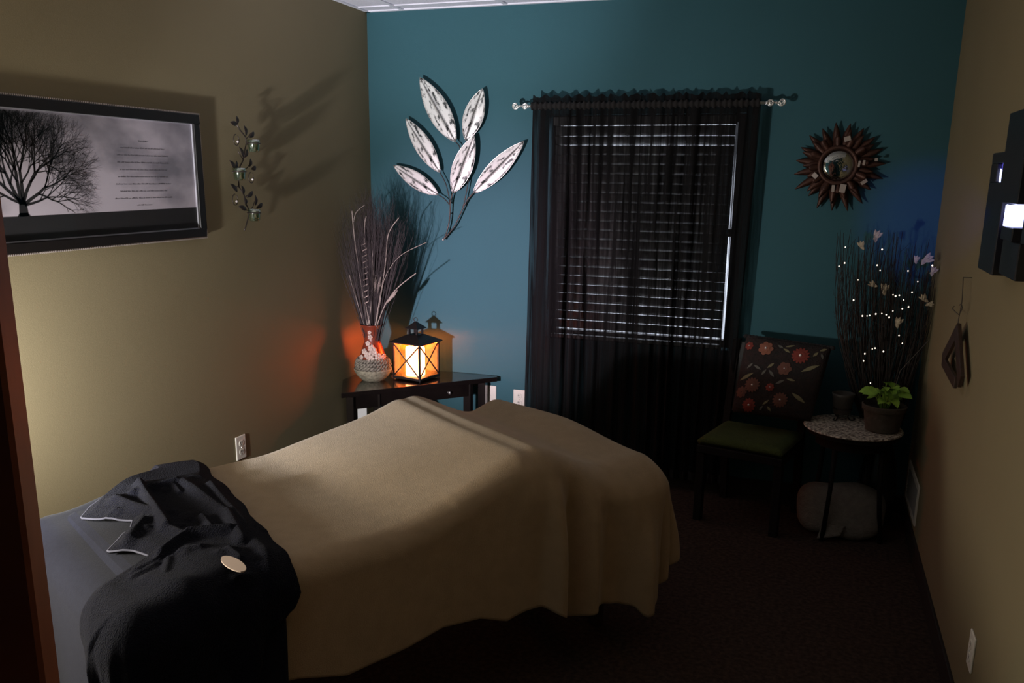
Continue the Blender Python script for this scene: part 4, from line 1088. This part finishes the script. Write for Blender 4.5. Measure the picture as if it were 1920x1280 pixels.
bulbs = [(160, 225), (155, 330), (118, 352), (245, 443), (215, 578), (372, 345), (392, 380), (405, 240), (578, 383), (643, 455), (740, 347), (605, 525), (478, 542), (495, 551), (520, 546), (549, 577), (581, 623), (540, 635), (477, 650), (452, 693), (433, 675), (403, 667), (363, 670), (322, 680), (305, 683), (274, 683), (518, 813), (540, 866), (414, 920), (358, 898), (340, 903), (290, 935), (282, 983), (327, 1130)]
pts = []
for i, (zx, zy) in enumerate(bulbs):
    c = W(zx, zy, 4.50 if zy < 900 else 4.47); c.x = min(c.x, XR-.02)
    mb = MB(); mb.ball(c, (.0028, .0038, .0033)[i % 3], 8, (1, 1, 1.15)); mb.build('bulb', M['bulb'], sl, smooth=True); pts.append(c+Vector((0, .004, 0)))
mb = MB(); mb.tube(spl(pts, 4), .0007, 4, False); mb.build('cord', M['wire'], sl)

# ------------------------------------------------------------------ hanging ornament on the right wall
hx = XR-.03
def RW(x, y, xx=hx): return at(x, y, 0, xx)
ho = thing('hanging_wood_ornament', 'dark wooden strips folded in a loop hanging by wire on the right wall', 'ornament', tuple(RW(1798, 570)))
def slat(p, q, w_, th_, name, m):
    p = Vector(p); q = Vector(q); d = (q-p).normalized(); n = Vector((1, 0, 0)); s = d.cross(n).normalized()*w_/2; t = n*th_/2
    mb = MB(); mb.add([p-s-t, p+s-t, p+s+t, p-s+t, q-s-t, q+s-t, q+s+t, q-s+t], [(3, 2, 1, 0), (4, 5, 6, 7), (0, 1, 5, 4), (1, 2, 6, 5), (2, 3, 7, 6), (3, 0, 4, 7)]); mb.build(name, m, ho, bevel=.002)
slat(RW(1797, 618), RW(1769, 674), .055, .012, 'wood_strip', M['darkwood'])
slat(RW(1769, 676), RW(1792, 718), .042, .012, 'wood_strip', M['darkwood'])
slat(RW(1796, 617), RW(1802, 716), .060, .014, 'wood_strip', M['darkwood'])
mb = MB(); mb.tube(spl([RW(1796, 618), RW(1797, 600), RW(1800, 585), RW(1804, 560), RW(1806, 520)]), .0016, 6); mb.tube(spl([RW(1798, 590), RW(1790, 583), RW(1786, 578), RW(1789, 574)]), .0016, 6); mb.tube(spl([RW(1799, 588), RW(1804, 578), RW(1802, 570), RW(1799, 572)]), .0016, 6)
mb.tube([RW(1806, 520), RW(1806, 520)+Vector((.03, 0, 0))], .0016, 6); mb.build('wire_hook', M['wire'], ho, smooth=True)

# ------------------------------------------------------------------ block sconce with blue led candles on the right wall
bs = thing('block_sconce', 'black stepped wooden wall sconce with blue glowing candles at the right edge', 'wall light', (XR, 3.1, 1.42))
def blk(y0, y1, z0, z1, d, m=M['blackwood'], name='wood_block', x1=XR, bev=.003):
    return box(name, (x1-d, y0, z0), (x1, y1, z1), m, bs, bev)
sx0 = XR-.075
a1_ = at(1864, 287, 0, sx0); a2_ = at(1831, 501, 0, sx0); b1_ = at(1899, 213, 0, sx0); c1_ = at(1889, 525, 0, sx0)
ya = (a1_.y+a2_.y)/2; 
# niche block A (four walls round the opening)
g1 = at(1865, 342, 0, sx0); g0 = at(1883, 318, 0, sx0)
blk(ya-.24, ya, a2_.z, g1.z, .075); blk(ya-.24, ya, g0.z+.02, a1_.z, .075); blk(g1.y, ya, g1.z, g0.z+.02, .075); blk(ya-.24, g0.y-.02, g1.z, g0.z+.02, .075); blk(g0.y-.02, g1.y, g1.z, g0.z+.02, .03)
def led(x, y, z, r, h, m, name, slope=0):
    mb = MB(); n = 20; bot = [Vector((x+r*math.cos(2*PI*i/n), y+r*math.sin(2*PI*i/n), z)) for i in range(n)]
    tp = [v+Vector((0, 0, h+slope*(v.y-y)/r+.004*math.sin(5*i))) for i, v in enumerate(bot)]
    mb.add(bot+tp, [tuple(reversed(range(n))), tuple(range(n, 2*n))]+[(i, (i+1) % n, n+(i+1) % n, n+i) for i in range(n)]); return mb.build(name, m, bs, smooth=False)
gy = g1.y-.020
led(XR-.050, gy, g1.z+.001, .018, .034, M['blueglow'], 'led_candle', .004)
led(XR-.052, gy, g1.z+.036, .011, .034, M['violetglow'], 'led_glow')
h0 = at(1889, 380, 0, sx0); yb = b1_.y-.02
blk(yb-.26, yb, h0.z+.0, b1_.z, .085); led(XR-.045, yb-.10, h0.z-.062, .036, .048, M['blueglow'], 'led_candle', .012)
blk(yb-.20, yb-.05, h0.z-.100, h0.z-.063, .075)
led(XR-.050, yb-.046, h0.z-.062, .010, .030, M['violetglow'], 'led_glow', .006)
blk(yb-.26, yb-.04, c1_.z, h0.z-.10, .065)
blk(yb-.52, yb-.29, c1_.z+.1, b1_.z-.1, .07)
mb = MB(); q = at(1880, 266, 0, sx0); mb.tube([(sx0+.02, q.y+.02, q.z), (sx0+.02, q.y-.05, q.z)], .005, 8); mb.build('peg', M['blackwood'], bs)
lamp('blue_led_light', 'SPOT', (XR-.115, yb+.01, h0.z-.03), (.06, .10, 1.0), 30, .02, aim=(XR-.06, 4.8, 1.50), spot=math.radians(22), blend=1.0)
for o in list(bpy.data.objects):
    if '_w' in o: del o['_w']
